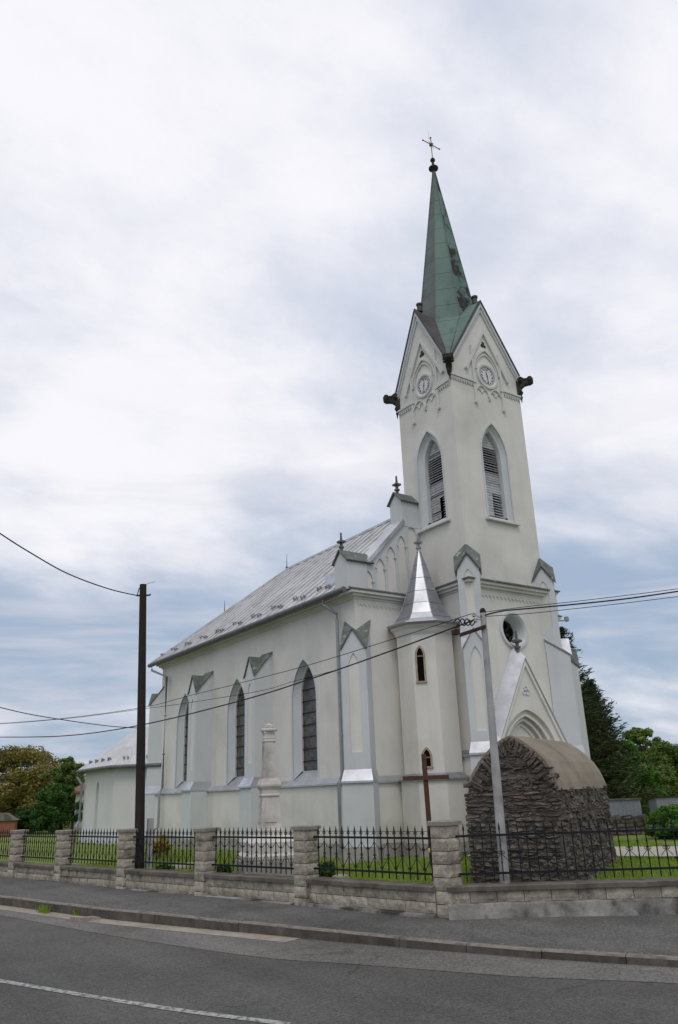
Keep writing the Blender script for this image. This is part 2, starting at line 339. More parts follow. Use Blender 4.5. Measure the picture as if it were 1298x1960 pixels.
line_m = pbr('worn_road_paint', (.33, .33, .32), (.45, .45, .435), 60, .85, bump=.4, bscale=120, stain=(.12, .117, .112), sscale=19, slo=.46, shi=.60)
soil = pbr('lawn_soil', (.12, .175, .022), (.18, .245, .034), 5, .95, bump=.6, bscale=70, stain=(.15, .15, .045), sscale=1.2, slo=.52, shi=.75)
land_m = pbr('far_meadow', (.06, .085, .02), (.10, .12, .035), .2, .95, bump=.2, bscale=3)
path_m = pbr('pale_path', (.36, .33, .28), (.47, .435, .375), 8, .95, bump=.4, bscale=80)
shed_m = pbr('shed_sheet', (.20, .215, .24), (.29, .305, .33), 3, .5, metal=.4, bump=.05)
cream = pbr('cream_render', (.55, .46, .28), (.62, .53, .34), 2, .9, bump=.2)
tile = pbr('clay_tile', (.14, .075, .05), (.22, .12, .08), 9, .9, bump=.5, bscale=18)
brick_m = pbr('red_brick', (.24, .085, .055), (.33, .14, .09), 12, .9, bump=.4, bscale=20)
rock = pbr('garden_stone', (.26, .24, .21), (.42, .39, .35), 4, .92, bump=.6, bscale=15)
def leafmat(name, c1, c2, sc=.9, isl=.35):
    m = pbr(name, c1, c2, sc, .6, bump=0, island=isl, spec=.25)
    t, b = nodes(m)
    tr = t.nodes.new('ShaderNodeBsdfTranslucent'); t.links.new(b.inputs['Base Color'].links[0].from_socket, tr.inputs[0])
    mx = t.nodes.new('ShaderNodeMixShader'); mx.inputs[0].default_value = .28
    out = [n for n in t.nodes if n.type == 'OUTPUT_MATERIAL'][0]
    t.links.new(b.outputs[0], mx.inputs[1]); t.links.new(tr.outputs[0], mx.inputs[2]); t.links.new(mx.outputs[0], out.inputs[0]); return m
grass_m = leafmat('grass_blades', (.17, .26, .026), (.26, .36, .045), 1.5, .3)
spruce_m = leafmat('spruce_needles', (.032, .046, .016), (.072, .095, .032), 1.2, .4)
bright_m = leafmat('fresh_green_leaves', (.065, .17, .022), (.14, .29, .045), .6)
mid_m = leafmat('mid_green_leaves', (.085, .135, .025), (.17, .235, .05), .5)
brown_m = leafmat('bronze_young_leaves', (.15, .132, .030), (.265, .232, .058), .5)
darkg_m = leafmat('dark_green_leaves', (.03, .085, .014), (.07, .16, .028), .6)
yellow_m = leafmat('golden_leaves', (.30, .22, .02), (.46, .34, .04), 4)
plant_m = leafmat('garden_leaves', (.040, .105, .014), (.085, .17, .03), 4)
bark = pbr('bark', (.05, .04, .03), (.10, .08, .06), 6, .95, bump=.6)

rng = np.random.default_rng(7)
random.seed(11)

# ================================================================== THE GROUND
FM = Vector((8.544, 9.908, 0)); FLd = Vector((-2.8755, 14.4135, 0)).normalized(); FRd = Vector((2.635, -2.103, 0)).normalized()
ROADZ, WALKZ = -.62, -.45
KB = [(16.5, -10.5), (10.8, 2.0), (9.6, 4.5), (8.78, 6.24), (7.96, 7.97), (6.93, 10.72), (5.78, 14.19), (5.27, 15.93), (4.43, 19.59), (3.3, 24.5), (.6, 36), (-7, 66), (-18, 110)]
def spline(P, n=8):
    out = []
    for i in range(len(P)-1):
        p0, p1, p2, p3 = [np.array(P[max(0, min(len(P)-1, i+k))], float) for k in (-1, 0, 1, 2)]
        for j in range(n):
            t = j/n; out.append(.5*((2*p1)+(-p0+p2)*t+(2*p0-5*p1+4*p2-p3)*t*t+(-p0+3*p1-3*p2+p3)*t**3))
    out.append(np.array(P[-1], float)); return out
KS = spline(KB)
def offs(P, d):
    out = []
    for i, p in enumerate(P):
        t = P[min(i+1, len(P)-1)]-P[max(i-1, 0)]; t = t/np.hypot(*t); out.append(p+np.array((t[1], -t[0]))*d)
    return out
# with the list running right -> left, positive offset lies towards the church side
def strip(name, A, B, z, mat, label=None):
    mb = MB()
    for i in range(len(A)-1):
        mb.face([(*A[i], z), (*A[i+1], z), (*B[i+1], z), (*B[i], z)])
    return tag(mb.build(name, mat), kind='structure')
g = MB(); g.face([(-900, -900, -1.0), (900, -900, -1.0), (900, 900, -1.0), (-900, 900, -1.0)])
tag(g.build('ground', land_m), kind='structure')
strip('road', offs(KS, 0.02), offs(KS, -14), ROADZ, asphalt)
seam = spline([(15.6, -10.9), (10.1, 1.6), (8.9, 4.1), (8.12, 5.80), (7.22, 7.14), (6.35, 8.90), (5.62, 10.42), (4.78, 13.78), (4.08, 17.6), (3.0, 22.8), (.2, 35.2), (-7.5, 65.5), (-18.5, 110)])
strip('road_edge_strip', offs(KS, 0.015)[:len(seam)], seam, ROADZ+.004, asphalt_light)
gi = [i for i, p in enumerate(KS) if p[1] > 10.9]
GA = [offs(KS, 0.01)[i] for i in gi]; GB = [offs(KS, -.36)[i] for i in gi]
strip('gutter_strip', GA, GB, ROADZ+.008, gutter_m)
mb = MB()
lp = spline([(-4.6, 36), (.2, 18.3), (2.67, 11.41), (3.63, 8.82), (4.33, 7.28)], 10); lq = offs(lp, .11)
for i in range(len(lp)-1): mb.face([(*lp[i], ROADZ+.005), (*lp[i+1], ROADZ+.005), (*lq[i+1], ROADZ+.005), (*lq[i], ROADZ+.005)])
tag(mb.build('road_marking', line_m), kind='structure')
# kerb stones, one run of separate one-metre stones
kb = MB(); KO = offs(KS, .14)
arc = [0.]
for i in range(1, len(KS)): arc.append(arc[-1]+float(np.hypot(*(KS[i]-KS[i-1]))))
def along(P, s):
    i = max(1, min(len(arc)-1, int(np.searchsorted(arc, s)))); t = (s-arc[i-1])/(arc[i]-arc[i-1]); return P[i-1]*(1-t)+P[i]*t
def ktop(y): return float(np.interp(y, [5, 6.2, 8, 10.7, 14.2, 20], [-.535, -.528, -.518, -.482, -.452, -.445]))
s_ = 0.
while s_ < 80:
    a, b, c, d = along(KS, s_+.004), along(KS, s_+.994), along(KO, s_+.994), along(KO, s_+.004)
    dz = random.uniform(-.008, .008); o = random.uniform(-.008, .008)
    zt = ktop(a[1])+dz*.4; zt2 = ktop(b[1])+dz*.4; ch = .018; ZT = (zt, zt2, zt2, zt)
    sh = np.array((o, o*.3))
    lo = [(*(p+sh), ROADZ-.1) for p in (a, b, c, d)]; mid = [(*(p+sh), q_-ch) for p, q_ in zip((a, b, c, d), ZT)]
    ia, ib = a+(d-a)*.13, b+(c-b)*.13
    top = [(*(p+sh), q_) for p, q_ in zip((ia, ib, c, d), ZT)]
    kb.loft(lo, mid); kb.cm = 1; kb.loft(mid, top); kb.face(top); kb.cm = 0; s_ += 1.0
tag(kb.build('kerb', [kerb_m, kerb_top]), kind='structure')
# pavement between kerb and fence, slightly uneven
def fence_point(s): return FM+(FLd*s if s >= 0 else FRd*(-s))
walk = MB(); inner = offs(KS, .085)
S_ = [(-30), -20, -12, -6, -3, -1.5, 0, 1.5, 3, 5, 8, 12, 18, 26, 40, 70, 105]
rows = []
for i in range(0, len(KS)):
    p = inner[i]; # nearest fence parameter: project
    v = Vector((p[0], p[1], 0))-FM
    sL = v.dot(FLd); sR = v.dot(FRd)
    q = FM+FLd*sL if sL > 0 else (FM+FRd*sR if sR > 0 else FM)
    q = q+Vector((.62, .78, 0))*.25 if sL <= 0 else q+Vector((.98, .2, 0))*.25
    row = []
    for k in range(9):
        t = (0, .035, .15, .3, .45, .6, .75, .9, 1)[k]; w = Vector((p[0]*(1-t)+q.x*t, p[1]*(1-t)+q.y*t, (ktop(p[1])+.012)*(1-t)+WALKZ*t))
        w.z += (.012*mnoise.noise((w.x*.7, w.y*.7, 3)) if 0 < k else 0)+.02*t-(.035 if k == 0 else 0); row.append(w)
    rows.append(row)
for i in range(len(rows)-1):
    for k in range(8): walk.face([rows[i][k], rows[i+1][k], rows[i+1][k+1], rows[i][k+1]])
tag(walk.build('pavement', asphalt_walk, smooth=True), kind='structure')

# churchyard lawn behind the fence
def yard_z(x, y):
    v = Vector((x, y, 0))-FM; dL = v.dot(Vector((.9806, .1957, 0))); dR = v.dot(Vector((.6238, .7815, 0)))
    d = min(dL, dR); t = max(0, min(1, (d-.5)/3.4)); t = t*t*(3-2*t)
    return -.20+.20*t+.012*mnoise.noise((x*.6, y*.6, 0))*min(1, max(0, d-.2))
lawn = MB(); rows = []
ss = [-60, -40, -28, -20, -14, -10, -8, -6.5, -5, -4, -3, -2, -1, -.4, 0, .4, 1, 2, 3, 4, 5, 6, 7, 8, 9, 10, 11, 12, 14, 16, 20, 26, 36, 60, 100]
bis = Vector((.9806+.6238, .1957+.7815, 0)).normalized()
for s in ss:
    base = fence_point(s)
    f = max(-1, min(1, s/6.)); nL, nR = Vector((.9806, .1957, 0)), Vector((.6238, .7815, 0))
    nn = (nL*(1+f)/2+nR*(1-f)/2).normalized()
    row = []
    for k, d in enumerate((.12, .3, .6, 1, 1.6, 2.3, 3.2, 4.5, 6.5, 9, 13, 20, 32, 60, 140)):
        q = base+nn*d; row.append(Vector((q.x, q.y, yard_z(q.x, q.y))))
    rows.append(row)
for i in range(len(rows)-1):
    for k in range(len(rows[0])-1): lawn.face([rows[i][k], rows[i+1][k], rows[i+1][k+1], rows[i][k+1]])
tag(lawn.build('lawn', soil, smooth=True), kind='structure')
pm = MB()
p0, dr = Vector((13.2, 12.4, 0)), Vector((.46, -.888, 0)); nn = Vector((.888, .46, 0))
pts = [p0+dr*t for t in np.linspace(-1.5, 14, 32)]
for i in range(31):
    q = []
    for p, w in ((pts[i], -.1), (pts[i+1], -.1), (pts[i+1], 2.55), (pts[i], 2.55)):
        e = w+.06*mnoise.noise((p.x*1.3, p.y*1.3, w)); x = p+nn*e; q.append((x.x, x.y, .035))
    pm.face(q)
tag(pm.build('path', path_m), kind='structure')
# grass blades where the lawn shows
def blades(n, sampler, h0, h1, w, name):
    P = np.zeros((n, 3)); 
    i = 0
    while i < n:
        x, y = sampler()
        q = Vector((x, y, 0)); P[i] = (x, y, yard_z(x, y)); i += 1
    a = rng.uniform(0, 2*np.pi, n); h = rng.uniform(h0, h1, n); ln = rng.uniform(-.5, .5, (n, 2))*h[:, None]
    dx = np.stack([np.cos(a), np.sin(a), 0*a], 1)*(w*rng.uniform(.6, 1.3, n))[:, None]
    tip = P+np.stack([ln[:, 0], ln[:, 1], h], 1)
    return quickmesh(name, np.stack([P-dx, P+dx, tip], 1), grass_m)
def quickmesh(name, T, mat, parent=None):
    n, k = T.shape[:2]; me = bpy.data.meshes.new(name)
    me.vertices.add(n*k); me.vertices.foreach_set('co', T.reshape(-1).astype(np.float32))
    me.loops.add(n*k); me.loops.foreach_set('vertex_index', np.arange(n*k, dtype=np.int32))
    me.polygons.add(n); me.polygons.foreach_set('loop_start', np.arange(0, n*k, k, dtype=np.int32)); me.polygons.foreach_set('loop_total', np.full(n, k, np.int32))
    me.materials.append(mat); me.update(calc_edges=True)
    o = bpy.data.objects.new(name, me); COL.objects.link(o)
    if parent: o.parent = parent; o.location = -world_loc(parent)
    return o
def samp():
    while True:
        r = random.random()
        if r < .55: s = random.uniform(-.2, 13); d = random.uniform(.16, 4.2)*random.random()**.4; q = fence_point(s)+Vector((.9806, .1957, 0))*d
        elif r < .8: s = random.uniform(0, 4.5); d = random.uniform(.18, 6); q = FM+FRd*s+Vector((.6238, .7815, 0))*d
        else: s = random.uniform(1.0, 5.5); d = random.uniform(.2, 9); q = FM+FRd*s+Vector((.6238, .7815, 0))*d
        e = (q-p0).dot(nn)
        if -.12 < e < 2.57 and (q-p0).dot(dr) > -1.5: continue
        if q.x > 10.3 and q.y > 15 : continue
        return q.x, q.y
tag(blades(70000, samp, .03, .085, .006, 'grass'), 'short green lawn grass in the churchyard behind the fence', 'grass', kind='stuff')

# ================================================================== THE CHURCH
H = thing('church', (14.8, 20, 0), 'white village church with slender clock tower and green copper spire', 'church')
Xn, Yn, Yb, XC = 11.17, 15.5, 27.75, 14.79
Xr = 2*XC-Xn
EZ = 6.05
LW = Fr((Xn, 0, 0), (0, 1, 0), (-1, 0, 0)); RW = Fr((Xr, 0, 0), (0, 1, 0), (1, 0, 0))
FW_ = Fr((0, Yn, 0), (1, 0, 0), (0, -1, 0)); BW = Fr((0, Yb, 0), (1, 0, 0), (0, 1, 0))
WINS = [17.96, 21.80, 25.64]
nave = MB()
holes = [lancet(u, 1.72, 3.75, 1.27, 4.84) for u in WINS]
LW.panel(nave, [(Yn, 0), (Yb, 0), (Yb, EZ+.1), (Yn, EZ+.1)], holes)
RW.panel(nave, [(Yn, 0), (Yb, 0), (Yb, EZ+.1), (Yn, EZ+.1)], holes)
FW_.panel(nave, [(Xn, 0), (Xr, 0), (Xr, EZ+.1), (Xn, EZ+.1)], [])
BW.panel(nave, [(Xn, 0), (Xr, 0), (Xr, EZ+.1), (Xn, EZ+.1)], [])
nave.build('nave_wall', plaster, H)
def glazed(fr, u, name_parent):
    w = MB(); o_ = lancet(u, 1.72, 3.75, 1.27, 4.84); i_ = lancet(u+.02, 1.96, 3.85, .86, 4.66)
    m_ = lancet(u+.02, 1.94, 3.85, .94, 4.71)
    A = [fr.p(*p, .004) for p in o_]; B = [fr.p(*p, -.17) for p in m_]; C = [fr.p(*p, -.19) for p in i_]; D = [fr.p(*p, -.25) for p in i_]
    w.loft(A, B, close=False); w.loft(B, C, close=False); w.loft(C, D, close=False)
    fr.bar(w, o_, .07, -.01, .012)
    win = w.build('window', trim, name_parent)
    p = MB(); fr.panel(p, i_, [], -.24); p.build('pane', glass, win)
    s = MB()
    s.face([fr.p(u-.64, 1.70, .02), fr.p(u+.64, 1.70, .02), fr.p(u+.02+.43, 1.97, -.235), fr.p(u+.02-.43, 1.97, -.235)])
    s.build('sill', zinc, win)
    b = MB()
    for zz in np.arange(2.2, 4.5, .305): 
        hw = .43 if zz < 3.85 else .43*math.sqrt(max(0, 1-((zz-3.85)/.83)**1.6))
        fr.box(b, u+.02-hw, u+.02+hw, zz, zz+.018, -.24, -.215)
    b.build('glazing_bar', iron, win)
for u in WINS: glazed(LW, u, H)
for u in WINS: glazed(RW, u, H)
# lower wall, stone plinth and sheet ledge around the nave
def ring_course(name, poly, z0, z1, mat, parent=H):
    m = MB(); m.prism([(*p, z0) for p in poly], [(*p, z1) for p in poly]); return m.build(name, mat, parent)
def rect(x0, x1, y0, y1): return [(x0, y0), (x1, y0), (x1, y1), (x0, y1)]
ring_course('lower_wall', rect(Xn-.10, Xr+.10, Yn-.10, Yb+.10), .28, 1.585, plaster)
ring_course('plinth', rect(Xn-.17, Xr+.17, Yn-.17, Yb+.17), -.25, .27, plinth_m)
m = MB(); o1, o2, o3 = rect(Xn-.16, Xr+.16, Yn-.16, Yb+.16), rect(Xn-.16, Xr+.16, Yn-.16, Yb+.16), rect(Xn-.01, Xr+.01, Yn-.01, Yb+.01)
m.loft([(*p, 1.58) for p in o1], [(*p, 1.62) for p in o2]); m.loft([(*p, 1.62) for p in o2], [(*p, 1.74) for p in o3]); m.face([(*p, 1.58) for p in o1])
m.build('ledge', zinc, H)
# cornice and eaves
m = MB()
for x0, x1, z0, z1 in ((.04, 0, 5.93, 5.985), (.11, 0, 5.985, 6.05), (.19, 0, 6.05, 6.12)):
    r1 = rect(Xn-x0, Xr+x0, Yn-x0, Yb+x0); m.prism([(*p, z0) for p in r1], [(*p, z1-.002) for p in r1])
m.build('cornice', plaster, H)
for x0, x1 in ((Xn-.21, 13.36), (16.25, Xr+.21)):   # sheet-covered top of the front cornice
    m = MB(); m.prism([(x0, Yn-.22, 6.12), (x1, Yn-.22, 6.12), (x1, Yn+.3, 6.12), (x0, Yn+.3, 6.12)], [(x0, Yn-.22, 6.145), (x1, Yn-.22, 6.145), (x1, Yn+.02, 6.24), (x0, Yn+.02, 6.24)]); m.build('cornice_flashing', lead, H)
m = MB()   # scalloped frieze under the cornice of the west front
n_ = 16; u0, u1 = Xn+.1, 13.3; stp = (u1-u0)/n_
pts = []
for i in range(n_):
    for k in range(5): t = k/4; pts.append((u0+stp*(i+t), 5.74+.07*math.sin(math.pi*t)))
poly = [(u0, 5.93)]+pts[::1]+[(u1, 5.93)]
FW_.solid(m, poly, -.01, .018); m.build('frieze', plaster, H)
# roof
RZ, ES = 9.46, .34
slope = (RZ-(EZ+.10))/(XC-(Xn-ES))
rx0, rx1, ry0, ry1 = Xn-ES, Xr+ES, Yn+.42, Yb+.34
ridge0, ridge1 = (XC, ry0, RZ), (XC, 24.85, RZ)
ez = EZ+.10
m = MB()
m.face([(rx0, ry0, ez), (rx0, ry1, ez), ridge1, ridge0]); m.face([(rx1, ry0, ez), ridge0, ridge1, (rx1, ry1, ez)]); m.face([(rx0, ry1, ez), (rx1, ry1, ez), ridge1])
m.face([(rx0, ry0, ez), ridge0, (rx1, ry0, ez)])
m.face([(rx0, ry0, ez-.03), (rx1, ry0, ez-.03), (rx1, ry1, ez-.03), (rx0, ry1, ez-.03)])
up = Vector((-slope, 0, 1)).normalized()
def rib(mb, a, b, nrm, w=.022, h=.045):
    a, b = Vector(a), Vector(b); t = (b-a).normalized(); sx = t.cross(nrm)*w/2
    mb.prism([a-sx-nrm*.01, a+sx-nrm*.01, a+sx+nrm*h, a-sx+nrm*h], [b-sx-nrm*.01, b+sx-nrm*.01, b+sx+nrm*h, b-sx+nrm*h])
y = ry0+.12
while y < ry1-.1:
    for sgn, xx in ((1, rx0), (-1, rx1)):
        if y <= 24.85: top = (XC, y, RZ)
        else:
            t = (ry1-y)/(ry1-24.85); top = (xx+(XC-xx)*t, y, ez+(RZ-ez)*t)
        rib(m, (xx, y, ez), top, Vector((-slope*sgn, 0, 1)).normalized())
    y += .50
x = rx0+.3
while x < rx1-.1:
    t = 1-abs(x-XC)/(XC-rx0); rib(m, (x, ry1, ez), (x, ry1+(24.85-ry1)*t, ez+(RZ-ez)*t), Vector((0, 1, .9)).normalized()); x += .5
rib(m, ridge0, ridge1, Vector((0, 0, 1)), .10, .06)
for xx in (rx0, rx1): rib(m, (xx, ry1, ez), ridge1, Vector((0, 0, 1)), .08, .06)
roof = m.build('roof', zroof, H)
for y0_ in (24.85,):
    q = MB(); q.tube([(XC, y0_-.02, RZ), (XC, y0_-.02, RZ+.12)], .05, 8); q.tube([(XC, y0_-.02, RZ+.1), (XC, y0_-.02, RZ+.62)], [.016, .006], 6); q.build('lightning_rod', iron, roof)
q = MB(); hx, hy = 12.9, 26.25; q.tube([(13.0, 26.45, ez+(RZ-ez)*.55), (13.0, 26.45, ez+(RZ-ez)*.55+.45)], [.016, .007], 6); q.build('lightning_rod', iron, roof)
# snow guards in a row above the eaves
def roofpt(y, x): return Vector((x, y, ez+(x-rx0)*slope))
sgm = MB()
def guard_mesh():
    g_ = MB()
    g_.tube([(0, -.17, .13), (0, .17, .13)], .012, 5); g_.tube([(-.06, -.17, .22), (-.06, .17, .22)], .012, 5)
    for yy in (-.1, .1):
        g_.prism([(-.02, yy-.012, -.02), (.16, yy-.012, .13), (-.03, yy-.012, .24), (-.05, yy-.012, 0)], [(-.02, yy+.012, -.02), (.16, yy+.012, .13), (-.03, yy+.012, .24), (-.05, yy+.012, 0)])
    return g_
gm_ = guard_mesh(); gm_.v = [(a*.55, b*.75, c*.5) for a, b, c in gm_.v]; g0 = gm_.build('snow_guard', zinc_dark)
k = 0
for y in np.arange(16.6, 28.0, .62):
    p = roofpt(y, rx0+.30+(.14 if k % 2 else 0))
    o = g0 if k == 0 else g0.copy()
    if k: COL.objects.link(o)
    o.parent = roof; o.location = p-world_loc(roof); o.rotation_euler = (0, -math.atan(slope)*.3, 0); k += 1
# small roof hatch near the front
m = MB(); a = roofpt(16.75, rx0+.62); 
m.prism([roofpt(16.45, rx0+.55)+Vector((0, 0, .01)), roofpt(16.45, rx0+1.25)+Vector((0, 0, .02)), roofpt(16.45, rx0+.55)+Vector((0, 0, .30))], [roofpt(17.1, rx0+.55)+Vector((0, 0, .01)), roofpt(17.1, rx0+1.25)+Vector((0, 0, .02)), roofpt(17.1, rx0+.55)+Vector((0, 0, .30))])
m.build('hatch', zinc, roof)
pipe_m = pbr('painted_downpipe', (.28, .30, .32), (.37, .39, .41), 4, .6, metal=.2, bump=.05)
gutter_paint = pbr('gutter_paint', (.12, .122, .125), (.19, .19, .195), 4, .6, metal=.3, bump=.05)
def gutter(path, r, parent, mat=gutter_paint):
    m = MB(); m.tube(path, r, 10); return m.build('gutter', mat, parent)
gutter([(rx0-.03, Yn-.1, ez-.045), (rx0-.03, Yb+.42, ez-.045)], .075, H)
gutter([(rx1+.03, Yn+.3, ez-.045), (rx1+.03, Yb+.42, ez-.045)], .075, H)
def pipe(path, parent, r=.043, clips=()):
    m = MB(); m.tube(path, r, 10); o = m.build('downpipe', pipe_m, parent, smooth=True)
    for (x, y, zz) in clips:
        c = MB(); c.tube([(x, y, zz-.02), (x, y, zz+.02)], r+.012, 10); c.build('clip', zinc_dark, o)
    return o
pipe([(rx0-.03, 16.35, ez-.06), (rx0-.03, 16.35, ez-.25), (11.05, 16.12, 5.66), (11.05, 16.12, 5.5), (11.05, 16.12, 1.8), (10.94, 16.12, 1.62), (10.94, 16.12, .1)], H, clips=[(11.05, 16.12, q) for q in (4.2, 2.7)])
pipe([(rx0-.03, 27.9, ez-.06), (rx0-.03, 27.9, ez-.25), (11.03, 27.02, 5.55), (11.03, 27.02, 1.80), (10.93, 27.02, 1.62), (10.93, 27.02, .55), (10.72, 27.12, .38), (10.72, 27.12, .05)], H, clips=[(11.03, 27.02, q) for q in (4.2, 2.9, 1.9)])

# ---- buttresses with gablets
def buttress(o, nrm, w, p, zf0, zf1, zg, za, zt, back=0., base=.12, lowmat=trim, panelz=None, capmat=lead, footmat=zinc):
    n = Vector(nrm).normalized(); u = Vector((-n.y, n.x, 0)); fr = Fr(o, u, n); hw = w/2
    m = MB()
    pn = lancet(0, panelz[0], panelz[1], w*.46, panelz[2]) if panelz else None
    face = [(-hw, zf1-.02), (hw, zf1-.02), (hw, zg), (0, za), (-hw, zg)]
    fr.panel(m, face, [pn] if pn else [], p, .03)
    k = (zt-zg)/p
    for sgn in (-1, 1):
        m.face([fr.p(sgn*hw, zf1-.02, p), fr.p(sgn*hw, zg, p), fr.p(sgn*hw, zt+k*back, -back), fr.p(sgn*hw, zf1-.02, -back)])
    bt = m.build('buttress', trim, H)
    if pn: q = MB(); fr.panel(q, pn, [], p-.028); q.build('panel', plaster, bt)
    # lower stage
    q = MB(); fr.box(q, -hw-.05, hw+.05, .27, zf0, -back, p+base); q.build('base', lowmat, bt)
    q = MB(); fr.box(q, -hw-.10, hw+.10, -.25, .262, -back, p+base+.06); q.build('footing', plinth_m, bt)
    q = MB(); e = .045
    A = [fr.p(-hw-.06, zf0-.01, p+base+e), fr.p(hw+.06, zf0-.01, p+base+e), fr.p(hw+.06, zf0-.01, -back), fr.p(-hw-.06, zf0-.01, -back)]
    A2 = [x+Vector((0, 0, .045)) for x in A]
    B = [fr.p(-hw-.012, zf1, p+.012), fr.p(hw+.012, zf1, p+.012), fr.p(hw+.012, zf1, -back), fr.p(-hw-.012, zf1, -back)]
    q.loft(A, A2); q.loft(A2, B); q.face(A); q.build('foot_flashing', footmat, bt)
    # sheet-covered gablet
    q = MB(); ov = .045; hw2 = hw+.035; z0 = zg-.03; pf = p+ov; kk = k; dr = (za-z0)/kk
    a, b, c = fr.p(-hw2, z0+.02, pf), fr.p(hw2, z0+.02, pf), fr.p(0, za+.03, pf)
    d = fr.p(0, za+.03, max(pf-dr, -back*.5)); el, er = fr.p(-hw2, zt+k*back+.03, -back-.01), fr.p(hw2, zt+k*back+.03, -back-.01)
    for t in ((a, c, d), (b, d, c), (a, d, el), (b, er, d), (d, er, el)): q.face(t)
    solidify(q.build('lead_cap', capmat, bt), .028, 0)
    return bt
for y in (19.93, 23.78): buttress((Xn, y, 0), (-1, 0, 0), .58, .56, 1.62, 1.88, 4.56, 5.11, 5.24, panelz=(2.25, 4.05, 4.4))
for y in (19.93, 23.78): buttress((Xr, y, 0), (1, 0, 0), .58, .56, 1.62, 1.88, 4.56, 5.11, 5.24)
d2 = .7071
buttress((Xn, Yn, 0), (-d2, -d2, 0), .60, .52, 1.60, 1.88, 4.56, 5.06, 5.08, back=.31, panelz=(2.25, 4.1, 4.5))
buttress((Xn+.02, Yb+.16, 0), (-d2, d2, 0), .50, .30, 1.60, 1.88, 4.62, 5.05, 4.98, back=.27, base=.02)
buttress((Xr, Yn, 0), (d2, -d2, 0), .60, .52, 1.60, 1.88, 4.58, 5.10, 5.05, back=.31)
buttress((Xr, Yb, 0), (d2, d2, 0), .60, .52, 1.60, 1.88, 4.58, 5.10, 5.05, back=.31)

# ---- west gable with blind lancets and two stepped pinnacles
def finial(c, s, parent, mat=oldstone):
    m = MB()
    m.lathe(c, [(.055*s, 0), (.055*s, .12*s), (.10*s, .14*s), (.10*s, .19*s), (.05*s, .21*s), (.06*s, .30*s)], 8)
    m.lathe((c[0], c[1], c[2]+.30*s), [(.06*s, 0), (.16*s, .03*s), (.17*s, .09*s), (.09*s, .12*s), (.045*s, .14*s), (.03*s, .34*s), (.045*s, .36*s), (.01*s, .42*s)], 4, R(45))
    return m.build('finial', mat, parent)
gpoly = [(11.02, 6.14), (13.43, 6.14), (13.43, 8.86), (12.86, 8.80), (12.86, 8.20), (11.66, 6.96), (11.02, 6.88)]
mir = lambda P: [(2*XC-u, z) for u, z in P]
niches = [lancet(11.62, 6.20, 6.42, .29, 6.70), lancet(12.02, 6.20, 6.80, .29, 7.08), lancet(12.39, 6.20, 7.16, .29, 7.45), lancet(12.77, 6.20, 7.52, .29, 7.81), lancet(13.15, 6.20, 7.88, .29, 8.18)]
m = MB()
FW_.panel(m, gpoly, niches, .03, .045)
GB_ = Fr((0, Yn+.45, 0), (1, 0, 0), (0, 1, 0)); GB_.panel(m, gpoly, [], 0)
m.loft([FW_.p(u, z, .03) for u, z in gpoly], [GB_.p(u, z) for u, z in gpoly])
gab = m.build('front_gable', trim, H)
m = MB(); FW_.solid(m, mir(gpoly)[::-1], -.45, .03); m.build('front_gable', trim, H)
for nn_ in niches: q = MB(); FW_.panel(q, nn_, [], -.012); q.build('blind_niche', plaster, gab)
for (u, zs) in ((11.62, 6.42), (12.02, 6.80), (12.39, 7.16), (12.77, 7.52)):
    for sg in (-1, 1): m = MB(); FW_.box(m, u+sg*.145-.035, u+sg*.145+.035, zs-.02, zs+.03, 0, .05); m.build('niche_capital', trim, gab)   # little stubs at the springings
m = MB()
for P in ([(11.60, 6.92), (12.86, 8.235)], ): FW_.bar(m, P, .10, -.50, .09)
m.build('coping', zinc, gab)
def saddle(x0, x1, z0, dz, hw, yc, parent, mat=lead):     # little sheet roof with its ridge along x
    m = MB()
    A = [(x0, yc-hw, z0), (x0, yc, z0+dz), (x0, yc+hw, z0)]; B = [(x1, yc-hw, z0), (x1, yc, z0+dz), (x1, yc+hw, z0)]
    m.face([A[0], B[0], B[1], A[1]]); m.face([A[1], B[1], B[2], A[2]])
    o = solidify(m.build('pinnacle_roof', mat, parent), .035, 0); return o
def pinn(x0, x1, z0, z1, apex, yc, hw, parent):
    m = MB(); A = [(yc-hw, z0), (yc+hw, z0), (yc+hw, z1), (yc, apex-.04), (yc-hw, z1)]
    m.prism([(x0, y, z) for y, z in A], [(x1, y, z) for y, z in A]); o = m.build('pinnacle', trim, parent); return o
pb = pinn(10.93, 11.56, 6.14, 6.90, 7.2, Yn+.21, .27, H)
saddle(10.88, 11.76, 6.87, .33, .33, Yn+.21, pb); finial((10.98, Yn+.21, 7.17), .72, pb)
pb = pinn(12.84, 13.40, 8.1, 8.84, 9.12, Yn+.21, .25, H)
saddle(12.78, 13.45, 8.81, .32, .31, Yn+.21, pb); finial((12.93, Yn+.21, 9.10), .78, pb)
pb = pinn(2*XC-11.56, 2*XC-10.93, 6.14, 6.90, 7.2, Yn+.21, .27, H); saddle(2*XC-11.76, 2*XC-10.88, 6.87, .33, .33, Yn+.21, pb)

